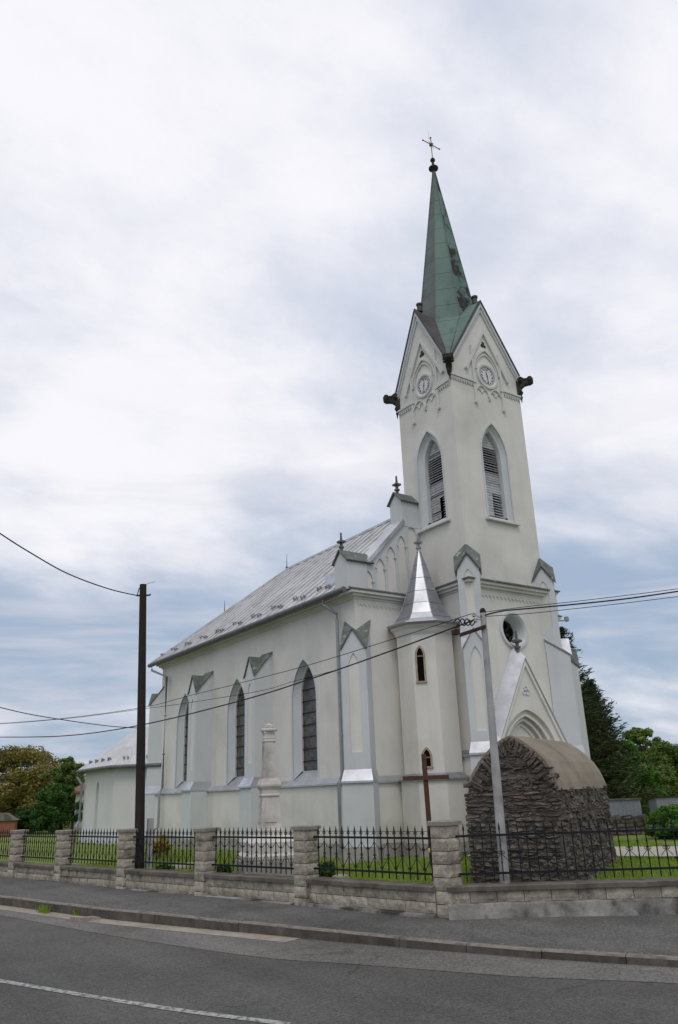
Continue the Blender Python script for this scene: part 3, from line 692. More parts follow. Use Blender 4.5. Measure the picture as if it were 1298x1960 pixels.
# ---- tower
TX0, TX1, TY0, TY1 = 13.43, 16.15, 13.75, 16.0
TL = Fr((TX0, 0, 0), (0, 1, 0), (-1, 0, 0)); TF = Fr((0, TY0, 0), (1, 0, 0), (0, -1, 0))
TR = Fr((TX1, 0, 0), (0, 1, 0), (1, 0, 0)); TB = Fr((0, TY1, 0), (1, 0, 0), (0, 1, 0))
CL, CF, CR, CB = 12.46, 12.55, 12.5, 12.46
GL, GF = (14.87, 14.63), (14.85, 14.76)
faceL = [(TY0, 6.0), (TY1, 6.0), (TY1, 12.36), GL, (TY0, CL)]
faceF = [(TX0, 6.0), (TX1, 6.0), (TX1, 12.66), GF, (TX0, CL)]
belL = lancet(14.85, 8.10, 9.85, 1.06, 10.80); belF = lancet(14.83, 8.10, 9.98, .98, 10.92)
belL2 = lancet(14.85, 8.10, 9.85, .86, 10.68); belF2 = lancet(14.83, 8.10, 9.98, .80, 10.80)
belL3 = lancet(14.85, 8.22, 9.85, .70, 10.58); belF3 = lancet(14.83, 8.22, 9.98, .72, 10.72)
tw = MB()
TL.panel(tw, faceL, [belL]); TF.panel(tw, faceF, [belF])
TR.panel(tw, [(TY0, 6), (TY1, 6), (TY1, 12.5), (14.87, 14.7), (TY0, 12.66)], []); TB.panel(tw, [(TX0, 6), (TX1, 6), (TX1, 12.5), (14.8, 14.7), (TX0, 12.36)], [])
tower = tw.build('tower', plaster, H)
def belfry(fr, o_, i_, l_, uc, w, sillz, face):
    m = MB()
    A, B, C, D = [fr.p(*p, .003) for p in o_], [fr.p(*p, -.10) for p in i_], [fr.p(*p, -.13) for p in l_], [fr.p(*p, -.42) for p in l_]
    m.loft(A, B, close=False); m.loft(B, C, close=False); m.loft(C, D, close=False); fr.bar(m, o_, .05, -.01, .02)
    win = m.build('belfry_window', trim, H)
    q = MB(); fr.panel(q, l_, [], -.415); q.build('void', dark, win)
    q = MB(); ww = w/2+.11
    q.prism([fr.p(uc-ww, sillz, .10), fr.p(uc+ww, sillz, .10), fr.p(uc+ww, sillz, -.4), fr.p(uc-ww, sillz, -.4)], [fr.p(uc-ww, sillz+.04, .10), fr.p(uc+ww, sillz+.04, .10), fr.p(uc+ww, sillz+.22, -.4), fr.p(uc-ww, sillz+.22, -.4)])
    q.build('sill', trim, win)
    # slatted shutters: boards closed above, open gaps in the middle, patched below
    q = MB(); zs, za = l_[1][1], max(z for u, z in l_); hw0 = max(abs(u-uc) for u, z in l_)
    def half(z):
        if z <= zs: return hw0
        h = za-zs; c = (h*h-hw0*hw0)/(2*hw0); r = hw0+c; v = r*r-(z-zs)**2
        return max(0, math.sqrt(max(v, 0))-c)
    zz = 8.25; step = .074; rr = random.Random(5 if face == 'L' else 9)
    while zz < za-.06:
        hw = half(zz+.05)-.015; t = (zz-8.25)/(za-8.25)
        if hw > .04:
            if face == 'L': opened = (.44 < t < .74) or rr.random() < .12
            else: opened = (.48 < t < .80) or rr.random() < .05
            q.cm = 1 if (t > .78 or (face == 'F' and t < .34)) else 0
            segs = [(-hw, hw)]
            if t < .24 and face == 'L': segs = [(-.02, hw), (-hw, -.30*hw-.05)]
            if t < .24 and face == 'F': segs = [(-hw, .02), (.05, hw)]
            for si, (a, b) in enumerate(segs):
                op = opened or (t < .24 and si == 1)
                jz = rr.uniform(-.006, .006)
                if op: d0, d1, z0, z1 = -.30, -.24, zz+.062, zz+.006
                else: d0, d1, z0, z1 = -.27, -.255, zz+.083, zz-.002
                e = .008
                a_, b_ = uc+a, uc+b
                q.prism([fr.p(a_, z0+jz, d0), fr.p(b_, z0+jz*2, d0), fr.p(b_, z1+jz*2, d1), fr.p(a_, z1+jz, d1)], [fr.p(a_, z0+jz+e, d0+e), fr.p(b_, z0+jz*2+e, d0+e), fr.p(b_, z1+jz*2+e, d1+e), fr.p(a_, z1+jz+e, d1+e)])
        zz += step
    q.build('louvre_slats', [wood_grey, wood_white], win)
belfry(TL, belL, belL2, belL3, 14.85, 1.06, 7.95, 'L'); belfry(TF, belF, belF2, belF3, 14.83, .98, 7.98, 'F')

def roman(mb, fr, uc, zc, ang, txt, h, d0, d1):
    cw = {'I': .30, 'V': .62, 'X': .62}; tot = sum(cw[c] for c in txt)*h; x = -tot/2
    ca, sa = math.cos(ang), math.sin(ang)                   # numeral stands radially
    def T(a, b): return (uc+a*sa+b*ca*0+b*ca, zc-a*ca+b*sa)
    def T2(a, b): return (uc+(r_+b)*ca+a*sa, zc+(r_+b)*sa-a*ca)
    r_ = 0
    return T2
def clock(fr, uc, zc, s):
    m = MB()
    ring_o, ring_i = circle(uc, zc, .40*s, 40), circle(uc, zc, .285*s, 40)
    A = [fr.p(*p, .0) for p in ring_o]; B = [fr.p(*p, .05) for p in circle(uc, zc, .385*s, 40)]; C = [fr.p(*p, .055) for p in circle(uc, zc, .33*s, 40)]; D = [fr.p(*p, .03) for p in ring_i]; E = [fr.p(*p, .012) for p in ring_i]
    m.loft(A, B); m.loft(B, C); m.loft(C, D); m.loft(D, E)
    ck = m.build('clock', trim2, H)
    q = MB(); pts = []
    for i in range(12*10):
        a = 2*math.pi*i/120; pts.append((uc+s*(.212+.056*abs(math.cos(6*a)))*math.cos(a), zc+s*(.212+.056*abs(math.cos(6*a)))*math.sin(a)))
    fr.panel(q, pts, [], .02); q.build('dial', white_paint, ck)
    q = MB(); fr.panel(q, ring_i, [], .014); q.build('dial_back', zinc_dark, ck)
    q = MB(); nums = ['III', 'II', 'I', 'XII', 'XI', 'X', 'IX', 'VIII', 'VII', 'VI', 'V', 'IV']
    h = .068*s; lw = .009*s
    for i, tx in enumerate(nums):
        a = 2*math.pi*i/12; ca, sa = math.cos(a), math.sin(a); r0 = .172*s
        cw = {'I': .34, 'V': .72, 'X': .72}; tot = sum(cw[c] for c in tx)*h*.8; x = -tot/2
        def T(px, pz): return (uc+(r0+pz)*ca+px*sa, zc+(r0+pz)*sa-px*ca)
        for c in tx:
            w = cw[c]*h*.8; x0, x1, xm = x+w*.15, x+w*.85, x+w/2
            if c == 'I': seg = [((xm, 0), (xm, h))]
            elif c == 'V': seg = [((x0, h), (xm, 0)), ((x1, h), (xm, 0))]
            else: seg = [((x0, h), (x1, 0)), ((x1, h), (x0, 0))]
            for p, r in seg: fr.bar(q, [T(*p), T(*r)], lw, .0215, .0245)
            x += w
    q.build('numerals', black_paint, ck)
    q = MB()
    for ang, l, w in ((R(90-30*11.48), .14*s, .022*s), (R(90-6*29), .225*s, .015*s)):
        fr.bar(q, [(uc-.04*s*math.cos(ang), zc-.04*s*math.sin(ang)), (uc+l*math.cos(ang), zc+l*math.sin(ang))], w, .027+w*.3, .032+w*.3)
    fr.solid(q, circle(uc, zc, .018*s, 10), .026, .042); q.build('hands', black_paint, ck)
    return ck
clock(TL, 14.80, 12.19, .93); clock(TF, 14.86, 12.38, 1.02)
def tracery(fr, uc, zc, s, corner_u, far_u):
    m = MB(); b = lambda pts, w=.06, d=.045, closed=False: fr.bar(m, pts, w, -.01, d, closed)
    ua = .80; su = .535
    b([(uc-ua, zc+.05), (uc, zc+1.46), (uc+ua, zc+.05)], .075, .06)
    for sg in (-1, 1):
        b([(uc+sg*su, zc+.86), (uc+sg*su, zc-.93)], .07, .05)
        fr.solid(m, circle(uc+sg*su, zc-.95, .055, 8), -.01, .075); fr.solid(m, circle(uc+sg*ua, zc+.04, .05, 8), -.01, .085)
        fr.box(m, uc+sg*su-.06, uc+sg*su+.06, zc-.36, zc-.30, -.01, .07)
    A = lancet(uc, zc+.0, zc+.10, .96, zc+.84, 12)[1:-1]; b(A, .05, .05)
    A = lancet(uc, zc+.05, zc+.15, .80, zc+.70, 12)[1:-1]; b(A, .035, .035)
    # two little blind arches hanging under the clock
    for sg in (-1, 1):
        c = uc+sg*su/2; A = lancet(c, zc-.78, zc-.70, su-.02, zc-.36, 7); b(A, .035, .04)
        for t in (-1, 1):
            A = lancet(c+t*su/4, zc-.62, zc-.60, su/2-.03, zc-.48, 4)[1:-1]
            b(A, .02, .03)
    fr.solid(m, [(uc-.05, zc-.66), (uc, zc-.74), (uc+.05, zc-.66), (uc+.03, zc-.6), (uc-.03, zc-.6)], -.01, .06)
    # string course with dentil zigzag from the corners to the shafts
    for a, e in ((corner_u, uc-su if corner_u < uc else uc+su), (far_u, uc+su if far_u > uc else uc-su)):
        lo, hi = min(a, e), max(a, e)
        fr.box(m, lo, hi, zc-.34, zc-.285, -.01, .065); fr.box(m, lo, hi, zc-.40, zc-.342, -.01, .035)
        n = max(2, round((hi-lo)/.09)); st = (hi-lo)/n
        for i in range(n): fr.solid(m, [(lo+st*i, zc-.40), (lo+st*(i+1), zc-.40), (lo+st*(i+.5), zc-.475)], -.01, .03)
    t = m.build('gable_tracery', trim2, H)
    q = MB()
    for (du, dz) in ((0, .06), (-.05, -.03), (.05, -.03)): fr.solid(q, circle(uc+du, zc+1.03+dz, .055, 10), -.01, .006)
    q.build('trefoil', soot, t)
    return t
tracery(TL, 14.80, 12.19, 1, TY0, TY1); tracery(TF, 14.86, 12.38, 1, TX0, TX1)
# raking copings of the four gables
def rake(fr, a, g_, b):
    m = MB(); fr.bar(m, [a, g_, b], .10, -.005, .085); fr.bar(m, [(a[0], a[1]-.10), (g_[0], g_[1]-.16), (b[0], b[1]-.10)], .09, -.02, .045)
    m.build('raking_cornice', trim, tower)
    m = MB(); fr.bar(m, [(a[0], a[1]+.075), (g_[0], g_[1]+.10), (b[0], b[1]+.075)], .04, -.10, .11); m.build('rake_flashing', copper_brown, tower)
rake(TL, (TY1, 12.36), GL, (TY0, CL)); rake(TF, (TX1, 12.66), GF, (TX0, CL))
rake(TR, (TY1, 12.5), (14.87, 14.7), (TY0, 12.66)); rake(TB, (TX1, 12.5), (14.8, 14.7), (TX0, 12.36))
# spire
SC = (14.72, 14.93); SZ0, SZ1, SA = 14.40, 20.62, .88
m = MB()
octv = [Vector((SC[0]+SA/math.cos(R(22.5))*math.cos(R(22.5+45*k)), SC[1]+SA/math.cos(R(22.5))*math.sin(R(22.5+45*k)), SZ0)) for k in range(8)]
apx = Vector((SC[0], SC[1], SZ1)); topr = .035
octt = [apx+Vector((topr*math.cos(R(22.5+45*k)), topr*math.sin(R(22.5+45*k)), 0)) for k in range(8)]
# facet k lies between vertex k-1 and k; its normal points to angle 45*k
for k in range(8):
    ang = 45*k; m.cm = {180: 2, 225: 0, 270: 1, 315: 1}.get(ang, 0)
    m.face([octv[k-1], octv[k], octt[k], octt[k-1]])
m.cm = 0
corner = {45: Vector((TX1, TY1, 12.5)), 135: Vector((TX0, TY1, 12.36)), 225: Vector((TX0, TY0, CL)), 315: Vector((TX1, TY0, 12.66))}
gp = {0: Vector((TX1, 14.87, 14.7)), 90: Vector((14.8, TY1, 14.7)), 180: Vector((TX0, GL[0], GL[1])), 270: Vector((GF[0], TY0, GF[1]))}
for a, c in corner.items():
    k = a//45; c2 = c+Vector((0, 0, .10)); m.cm = 0; m.face([octv[k-1], c2, octv[k]])
for a, gpt in gp.items():
    k = a//45; n_ = Vector((math.cos(R(a)), math.sin(R(a)), 0)); mid = (octv[k-1]+octv[k])/2; g2 = gpt+Vector((0, 0, .10))+n_*.05
    mz = Vector((mid.x, mid.y, g2.z)) - n_*.02
    c1, c2 = corner[(a-45) % 360]+Vector((0, 0, .10))+n_*.05, corner[(a+45) % 360]+Vector((0, 0, .10))+n_*.05
    for vtx, c, cm in ((octv[k-1], c1, 0), (octv[k], c2, 0)):
        m.cm = 3 if (a == 180 and c is c2) else (3 if (a == 180 and False) else 0)
        m.face([g2, mz, vtx]); m.face([g2, vtx, c])
spire = m.build('spire', [copper, copper_old, copper_grey, copper_brown], H)
m = MB()
for k in range(8): m.tube([octv[k], octt[k]], .018, 5)
for a in (45, 135, 225, 315):
    k = a//45; m.tube([octv[k-1], corner[a]+Vector((0, 0, .1))], .018, 5); m.tube([octv[k], corner[a]+Vector((0, 0, .1))], .018, 5)
m.build('hip_roll', copper_grey, spire)
for a, gpt in gp.items():
    n_ = Vector((math.cos(R(a)), math.sin(R(a)), 0)); q = gpt-n_*.12
    m = MB(); m.lathe((q.x, q.y, q.z+.10), [(.085, 0), (.075, .20), (.10, .22), (.10, .27), (.02, .28)], 10); m.build('ridge_cap', copper_brown, spire)
m = MB(); c = (SC[0], SC[1], SZ1-.05)
m.lathe(c, [(.04, 0), (.10, .08), (.16, .14), (.16, .18), (.085, .26), (.045, .30), (.038, .44)], 16); m.lathe((c[0], c[1], c[2]+.43), [(.035, 0), (.075, .04), (.085, .08), (.065, .13), (.025, .16)], 14)
m.build('orb', soot, spire, smooth=True)
m = MB(); zc = c[2]+.55
m.tube([(c[0], c[1], zc), (c[0], c[1], zc+.92)], .016, 6)
m.tube([(c[0]-.36, c[1], zc+.62), (c[0]+.36, c[1], zc+.62)], .016, 6); m.tube([(c[0], c[1]-.05, zc+.62), (c[0], c[1]+.05, zc+.62)], .05, 8)
for dx, dz in ((-.36, .62), (.36, .62), (0, .92)): m.lathe((c[0]+dx, c[1], zc+dz-.035), [(.005, 0), (.035, .035), (.005, .07)], 6)
for k in range(4):
    a = R(45+90*k); m.tube([(c[0], c[1], zc+.62), (c[0]+.15*math.cos(a), c[1], zc+.62+.15*math.sin(a))], .008, 5)
m.tube([(c[0]-.09, c[1], zc+.80), (c[0]-.09, c[1], zc+1.16)], .006, 4); m.tube([(c[0]-.09, c[1], zc+.86), (c[0], c[1], zc+.86)], .006, 4)
m.build('cross', gold, spire)
# carved brackets at the corners under the eaves of the gables
def gargoyle(cor, dirv, zc, s=1.):
    d = Vector(dirv).normalized(); u = Vector((-d.y, d.x, 0)); m = MB()
    def sec(t, hw, z0, z1): c = Vector((cor[0], cor[1], 0))+d*t; return [c-u*hw+Vector((0, 0, z0)), c+u*hw+Vector((0, 0, z0)), c+u*hw+Vector((0, 0, z1)), c-u*hw+Vector((0, 0, z1))]
    prev = None
    for t, hw, z0, z1 in ((-.12, .06, -.52, .16), (.02, .09, -.40, .18), (.10, .12, -.20, .22), (.22, .10, -.10, .14), (.34, .13, -.06, .13), (.44, .14, -.05, .16), (.52, .08, -.02, .13)):
        s_ = sec(t*s, hw*s, zc+z0*s, zc+z1*s)
        if prev: m.loft(prev, s_)
        else: m.face(s_)
        prev = s_
    m.face(prev[::-1])
    for t in (.08, .40):
        for sg in (-1, 1):
            c = Vector((cor[0], cor[1], zc+.06*s))+d*t*s+u*sg*.15*s; m.lathe((c.x, c.y, c.z-.09*s), [(.02*s, 0), (.07*s, .05*s), (.05*s, .12*s), (.08*s, .17*s), (.01*s, .2*s)], 6)
    c = Vector((cor[0], cor[1], zc))+d*.05
    m.lathe((c.x, c.y, zc-.62*s), [(.012*s, -.12*s), (.03*s, 0), (.055*s, .08*s), (.03*s, .14*s), (.09*s, .25*s), (.05*s, .35*s)], 7)
    o = m.build('gargoyle', soot, H); return o
gargoyle((TX0, TY0), (-1, -1, 0), 12.40, .72); gargoyle((TX0, TY1), (-1, 1, 0), 12.30, .84); gargoyle((TX1, TY0), (1, -1, 0), 12.52, .84); gargoyle((TX1, TY1), (1, 1, 0), 12.4, .84)

# lower stage of the tower, its cornice, ledge and plinth
l0 = .07
m = MB(); LF = Fr((0, TY0-l0, 0), (1, 0, 0), (0, -1, 0)); LLf = Fr((TX0-l0, 0, 0), (0, 1, 0), (-1, 0, 0)); LRt = Fr((TX1+l0, 0, 0), (0, 1, 0), (1, 0, 0))
ocu = circle(14.74, 5.10, .375, 32)
LF.panel(m, [(TX0-l0, 0), (TX1+l0, 0), (TX1+l0, 6.1), (TX0-l0, 6.1)], [ocu]); LLf.panel(m, [(TY0-l0, 0), (TY1, 0), (TY1, 6.1), (TY0-l0, 6.1)], []); LRt.panel(m, [(TY0-l0, 0), (TY1, 0), (TY1, 6.1), (TY0-l0, 6.1)], [])
m.build('tower_lower_wall', plaster, H)
m = MB()
for e, z0, z1 in ((.03, 6.03, 6.08), (.10, 6.08, 6.15), (.17, 6.15, 6.22)):
    r1 = rect(TX0-l0-e, TX1+l0+e, TY0-l0-e, TY1-.3); m.prism([(*p, z0) for p in r1], [(*p, z1-.002) for p in r1])
m.build('tower_cornice', plaster, H)
m = MB(); r1, r2 = rect(TX0-l0-.22, TX1+l0+.22, TY0-l0-.22, TY1-.3), rect(TX0-.005, TX1+.005, TY0-.005, TY1-.3)
m.loft([(*p, 6.22) for p in r1], [(*p, 6.25) for p in r1]); m.loft([(*p, 6.25) for p in r1], [(*p, 6.36) for p in r2]); m.face([(*p, 6.22) for p in r1]); m.build('cornice_flashing', lead, H)
m = MB(); n_ = 19; u0, u1 = TX0+.1, TX1-.1; stp = (u1-u0)/n_; pts = []
for i in range(n_):
    for k in range(5): t = k/4; pts.append((u0+stp*(i+t), 5.84+.07*math.sin(math.pi*t)))
LF.solid(m, [(u0, 6.03)]+pts+[(u1, 6.03)], -.01, .018); m.build('frieze', plaster, H)
# oculus
m = MB()
A = [LF.p(*p, .0) for p in circle(14.74, 5.10, .50, 32)]; B = [LF.p(*p, .05) for p in circle(14.74, 5.10, .485, 32)]; C = [LF.p(*p, .05) for p in circle(14.74, 5.10, .42, 32)]; D = [LF.p(*p, .012) for p in circle(14.74, 5.10, .385, 32)]; E = [LF.p(*p, -.06) for p in circle(14.74, 5.10, .36, 32)]; G = [LF.p(*p, -.32) for p in circle(14.74, 5.10, .30, 32)]
for a, b in ((A, B), (B, C), (C, D), (D, E), (E, G)): m.loft(a, b)
oc = m.build('oculus', trim, H)
q = MB(); LF.panel(q, circle(14.74, 5.10, .31, 32), [], -.31); q.build('pane', dark, oc)
q = MB()
for k in range(4):
    a = R(45+90*k); LF.bar(q, [(14.74, 5.10), (14.74+.3*math.cos(a), 5.10+.3*math.sin(a))], .025, -.30, -.28)
    LF.bar(q, circle(14.74+.15*math.cos(a+R(45)), 5.10+.15*math.sin(a+R(45)), .13, 14), .02, -.30, -.28, True)
q.build('tracery', soot, oc)
ring_course('tower_base', rect(TX0-l0-.09, TX1+l0+.09, TY0-l0-.09, TY1), .28, 2.08, plaster)
ring_course('tower_plinth', rect(TX0-l0-.16, TX1+l0+.16, TY0-l0-.16, TY1), -.25, .27, plinth_m)
m = MB(); r1, r2 = rect(TX0-l0-.15, TX1+l0+.15, TY0-l0-.15, TY1), rect(TX0-l0-.005, TX1+l0+.005, TY0-l0-.005, TY1)
m.loft([(*p, 2.075) for p in r1], [(*p, 2.12) for p in r1]); m.loft([(*p, 2.12) for p in r1], [(*p, 2.24) for p in r2]); m.face([(*p, 2.075) for p in r1]); m.build('tower_ledge', zinc_dark, H)
buttress((TX0-l0, TY0-l0, 0), (-d2, -d2, 0), .56, .30, 2.10, 2.38, 4.50, 4.98, 4.90, back=.28, base=.14, panelz=(2.62, 4.2, 4.55), capmat=zinc, footmat=zinc)
buttress((TX1+l0, TY0-l0, 0), (d2, -d2, 0), .56, .32, 2.10, 2.30, 4.50, 4.94, 4.72, back=.26, base=.0, capmat=zinc, footmat=trim)
# upper set-offs: square pinnacles set diagonally on the tower corners
def diag_pinnacle(cx, cy, hw, z0, z1, zb, panel_dir):
    u, v = Vector((d2, -d2, 0)), Vector((-d2, -d2, 0)); c = Vector((cx, cy, 0)); m = MB()
    frs = [Fr(c+v*hw, u, v), Fr(c+u*hw, v, u), Fr(c-v*hw, u, -v), Fr(c-u*hw, v, -u)]
    pan = lancet(0, z0+.62, zb-.22, hw*.8, zb+.02)
    for i, fr in enumerate(frs):
        fr.panel(m, [(-hw, z0), (hw, z0), (hw, zb), (0, z1), (-hw, zb)], [pan] if i == 0 else [], 0, .025)
    pn = m.build('pinnacle', trim, H)
    q = MB(); frs[0].panel(q, pan, [], -.023); q.build('panel', plaster, pn)
    q = MB(); e = hw+.055; top = c+Vector((0, 0, z1+.34))
    for fr, (a, b) in zip(frs, ((u, v),)*4):
        A = fr.p(0, z1+.03, .055); k = fr.n
        for sg in (-1, 1):
            B = fr.p(sg*(hw+.055), zb-.06, .055); q.face([A, top, B])
    solidify(q.build('lead_cap', lead, pn), .03, 0)
for q_x, q_y in ((TX0+.02, TY0+.02), (TX1-.02, TY0+.02), (TX1-.02, TY1-.3)): diag_pinnacle(q_x, q_y, .27, 4.6, 6.86, 6.46, 0)
m = MB(); m.lathe((16.5, 13.42, 5.42), [(.03, 0), (.06, .02), (.06, .12), (.02, .14)], 8); m.tube([(16.25, 13.6, 5.45), (16.5, 13.42, 5.45)], .02, 6); m.build('flood_lamp', zinc_dark, H)
# portal gable
PX, PY = 14.66, 13.40
PF = Fr((0, PY, 0), (1, 0, 0), (0, -1, 0)); m = MB()
portal = [lancet(14.59, 0, 1.95, 1.9-.0, 3.12, 12), lancet(14.59, 0, 1.93, 1.66, 3.0, 12), lancet(14.59, 0, 1.91, 1.44, 2.9, 12), lancet(14.59, 0, 1.89, 1.22, 2.79, 12)]
gable = [(13.28, 0), (16.04, 0), (16.04, 1.95), (15.72, 2.42), (PX, 4.30), (13.60, 2.42), (13.28, 1.95)]
PF.panel(m, gable, [portal[0]])
wallp = [(u, z+(0 if z < 2.5 else .34)) for u, z in gable]
m.loft([PF.p(*p) for p in gable], [PF.p(*p, -(TY0-l0-PY)) for p in gable])
dd = 0.
for i in range(3):
    A, B, C = [PF.p(*p, -dd) for p in portal[i]], [PF.p(*p, -dd-.09) for p in portal[i]], [PF.p(*p, -dd-.09) for p in portal[i+1]]
    m.loft(A, B, close=False); m.loft(B, C, close=False); dd += .09
    PF.bar(m, [p for p in portal[i+1]], .05, -dd-.02, -dd+.03)
A, B = [PF.p(*p, -dd) for p in portal[3]], [PF.p(*p, -dd-.1) for p in portal[3]]; m.loft(A, B, close=False)
pt = m.build('portal', plaster, H)
q = MB(); PF.panel(q, [p for p in portal[3]], [], -dd-.06); 
for c in (14.30, 14.88):
    PF.bar(q, lancet(c, 1.95, 2.0, .44, 2.38, 6), .035, -dd-.07, -dd-.03)
PF.bar(q, circle(14.59, 2.50, .12, 14), .03, -dd-.07, -dd-.03, True); q.build('tympanum', plaster, pt)
q = MB(); PF.box(q, 14.0, 15.18, 0, 1.86, -dd-.059, -dd-.03); q.build('door', frame_wood, pt)
q = MB()
for du, dz, r in ((0, .09, .06), (.06, -.0, .06), (-.06, 0, .05)): PF.bar(q, circle(14.62+du, 3.52+dz, r, 12), .02, -.005, .02, True)
q.build('trefoil', trim, pt)
m = MB(); f0 = PF
rk = [(13.18, 1.86), (13.56, 2.42), (PX, 4.34), (15.76, 2.42), (16.14, 1.86)]
yb_ = -(TY0-l0-PY)
for i in range(4):
    (a, b), (c_, d_) = rk[i], rk[i+1]
    def lift(z): return z+.38*max(0, min(1, (z-1.86)/.5))
    m.face([f0.p(a, b, .07), f0.p(c_, d_, .07), f0.p(c_, lift(d_), yb_), f0.p(a, lift(b), yb_)])
solidify(m.build('portal_roof', zinc, pt), .03, 0)
m = MB(); f0.bar(m, [(u, z-.075) for u, z in rk], .10, -.02, .05); m.build('portal_cornice', plaster, pt)
finial((PX-.02, PY+.12, 4.50), .78, pt, oldstone)

# ---- octagonal stair turret in the angle
TC = (12.90, 14.95); m = MB()
def octr(a, z, c=TC): return [(c[0]+a/math.cos(R(22.5))*math.cos(R(22.5+45*k)), c[1]+a/math.cos(R(22.5))*math.sin(R(22.5+45*k)), z) for k in range(8)]
m.loft(octr(.68, .2), octr(.68, 5.05)); tu = m.build('stair_turret', plaster, H)
m = MB(); m.prism(octr(.77, .27), octr(.77, 1.60)); m.build('turret_base', plaster, H)
m = MB(); m.prism(octr(.84, -.25), octr(.84, .262)); m.build('turret_plinth', plinth_m, H)
m = MB(); m.loft(octr(.83, 1.595), octr(.83, 1.635)); m.loft(octr(.83, 1.635), octr(.685, 1.75)); m.face(octr(.83, 1.595)); m.build('turret_ledge', zinc_dark, H)
m = MB(); m.loft(octr(.68, 4.95), octr(.72, 5.02)); m.loft(octr(.72, 5.02), octr(.74, 5.10)); m.loft(octr(.74, 5.10), octr(.83, 5.17)); m.loft(octr(.83, 5.17), octr(.83, 5.22)); m.face(octr(.83, 5.22)); m.build('turret_cornice', plaster, H)
m = MB(); m.tube([Vector(p) for p in octr(.87, 5.23)]+[Vector(octr(.87, 5.23)[0])], .04, 6); m.build('turret_gutter', zinc_dark, H)
m = MB(); prof = [(.84, 5.235), (.70, 5.36), (.585, 5.52), (.47, 5.80), (.365, 6.12), (.26, 6.48), (.155, 6.86), (.03, 7.27)]
for i in range(len(prof)-1):
    a, b = octr(*prof[i]), octr(*prof[i+1])
    for k in range(8):
        ang = (45*k+45) % 360; m.cm = 1 if ang == 225 else 0  # facing facet takes the brighter sheet: its mirror glint is put into the colour
        m.face([a[k], a[(k+1) % 8], b[(k+1) % 8], b[k]])
tr_ = m.build('turret_roof', [zinc_dark, zinc], H)
q = MB()
for k in range(8): q.tube([octr(*p)[k] for p in prof], .013, 5)
for a_, zz in [prof[3], prof[4], prof[5]]: q.tube([Vector(p) for p in octr(a_, zz)]+[Vector(octr(a_, zz)[0])], .007, 4)
q.build('roof_seam', zinc_dark, tr_)
finial((TC[0], TC[1], 7.22), .72, tr_, zinc_dark)
TWf = Fr((TC[0], TC[1], 0), (d2, -d2, 0), (-d2, -d2, 0))
for zb_, zs_, za_ in ((3.83, 4.45, 4.66), (1.90, 2.12, 2.30)):
    w_ = lancet(-.10, zb_, zs_, .20, za_, 6); m = MB(); TWf.bar(m, w_, .045, .66, .70); TWf.box(m, -.23, .03, zb_-.04, zb_, .66, .72)
    wi = m.build('turret_window', frame_tan, H)
    q = MB(); TWf.panel(q, w_, [], .684); q.build('pane', dark, wi)
    q = MB(); TWf.box(q, -.2, 0, zs_-.04, zs_-.01, .684, .695); q.build('glazing_bar', frame_wood, wi)

# ---- low polygonal sacristy behind
AP = [(11.27, 27.83), (10.03, 29.07), (10.03, 32.40), (11.20, 33.57), (14.6, 33.57), (14.6, 27.83)]; SZ = 2.62
m = MB()
for i in range(len(AP)-1):
    a, b = Vector((*AP[i], 0)), Vector((*AP[i+1], 0)); u = (b-a).normalized(); n_ = Vector((-u.y, u.x, 0)); fr = Fr(a, u, n_); L_ = (b-a).length
    hl = [lancet(L_*.53, .15, 1.85, .32, 2.17, 6)] if i == 1 else []
    fr.panel(m, [(0, -.2), (L_, -.2), (L_, SZ+.04), (0, SZ+.04)], hl, 0, .16)
    if hl: q_ = (fr, hl[0])
ap = m.build('sacristy', trim2, H)
q = MB(); q_[0].panel(q, q_[1], [], -.158); q.build('blind_niche', trim, ap)
P2 = [(11.17, 27.55), (9.78, 28.97), (9.78, 32.5), (11.10, 33.82), (14.6, 33.82), (14.6, 27.5)]
m = MB(); ax = (11.52, 30.73, 4.12); ay = (14.6, 30.73, 4.12); R1 = [(*p, SZ) for p in P2]
m.face([R1[0], R1[1], ax]); m.face([R1[1], R1[2], ax]); m.face([R1[2], R1[3], ax]); m.face([R1[3], R1[4], ay, ax]); m.face([R1[5], R1[0], ax, ay])
rf = solidify(m.build('roof', zroof, ap), .04, 0)
q = MB()
for i in (1, 2, 3): q.tube([R1[i], ax], .024, 5)
for (i, j, n_) in ((1, 2, 8), (0, 1, 4)):
    for t in np.linspace(.12, .88, n_):
        a = Vector(R1[i]).lerp(Vector(R1[j]), t)+Vector((0, 0, .02)); s_ = .5-abs(t-.5); q.tube([a, a.lerp(Vector(ax), min(.97, s_*2.0))], .017, 4)
q.build('roof_seam', zroof, rf)
for (i, j, T_) in ((1, 2, (.15, .38, .61, .84)), (0, 1, (.3, .72))):
    for t in T_:
        p = Vector(R1[i]).lerp(Vector(R1[j]), t).lerp(Vector(ax), .12)+Vector((0, 0, .03))
        o = g0.copy(); COL.objects.link(o); o.parent = rf; o.location = p-world_loc(rf); o.rotation_euler = (0, 0, 0 if i == 1 else R(45))
gm = MB(); gm.tube([Vector(R1[0])+Vector((0, 0, -.05)), Vector(R1[1])+Vector((-.03, -.02, -.05)), Vector(R1[2])+Vector((-.03, .02, -.05)), Vector(R1[3])+Vector((0, 0, -.05))], .062, 8); gm.build('gutter', gutter_paint, ap)
pipe([(9.76, 32.52, 2.56), (9.76, 32.52, 2.36), (9.90, 32.36, 2.1), (9.90, 32.36, .75), (9.78, 32.36, .55), (9.78, 32.36, .05)], ap, .055)
def apse_side(i): 
    a, b = Vector((*AP[i], 0)), Vector((*AP[i+1], 0)); u = (b-a).normalized(); return Fr(a, u, Vector((-u.y, u.x, 0))), (b-a).length
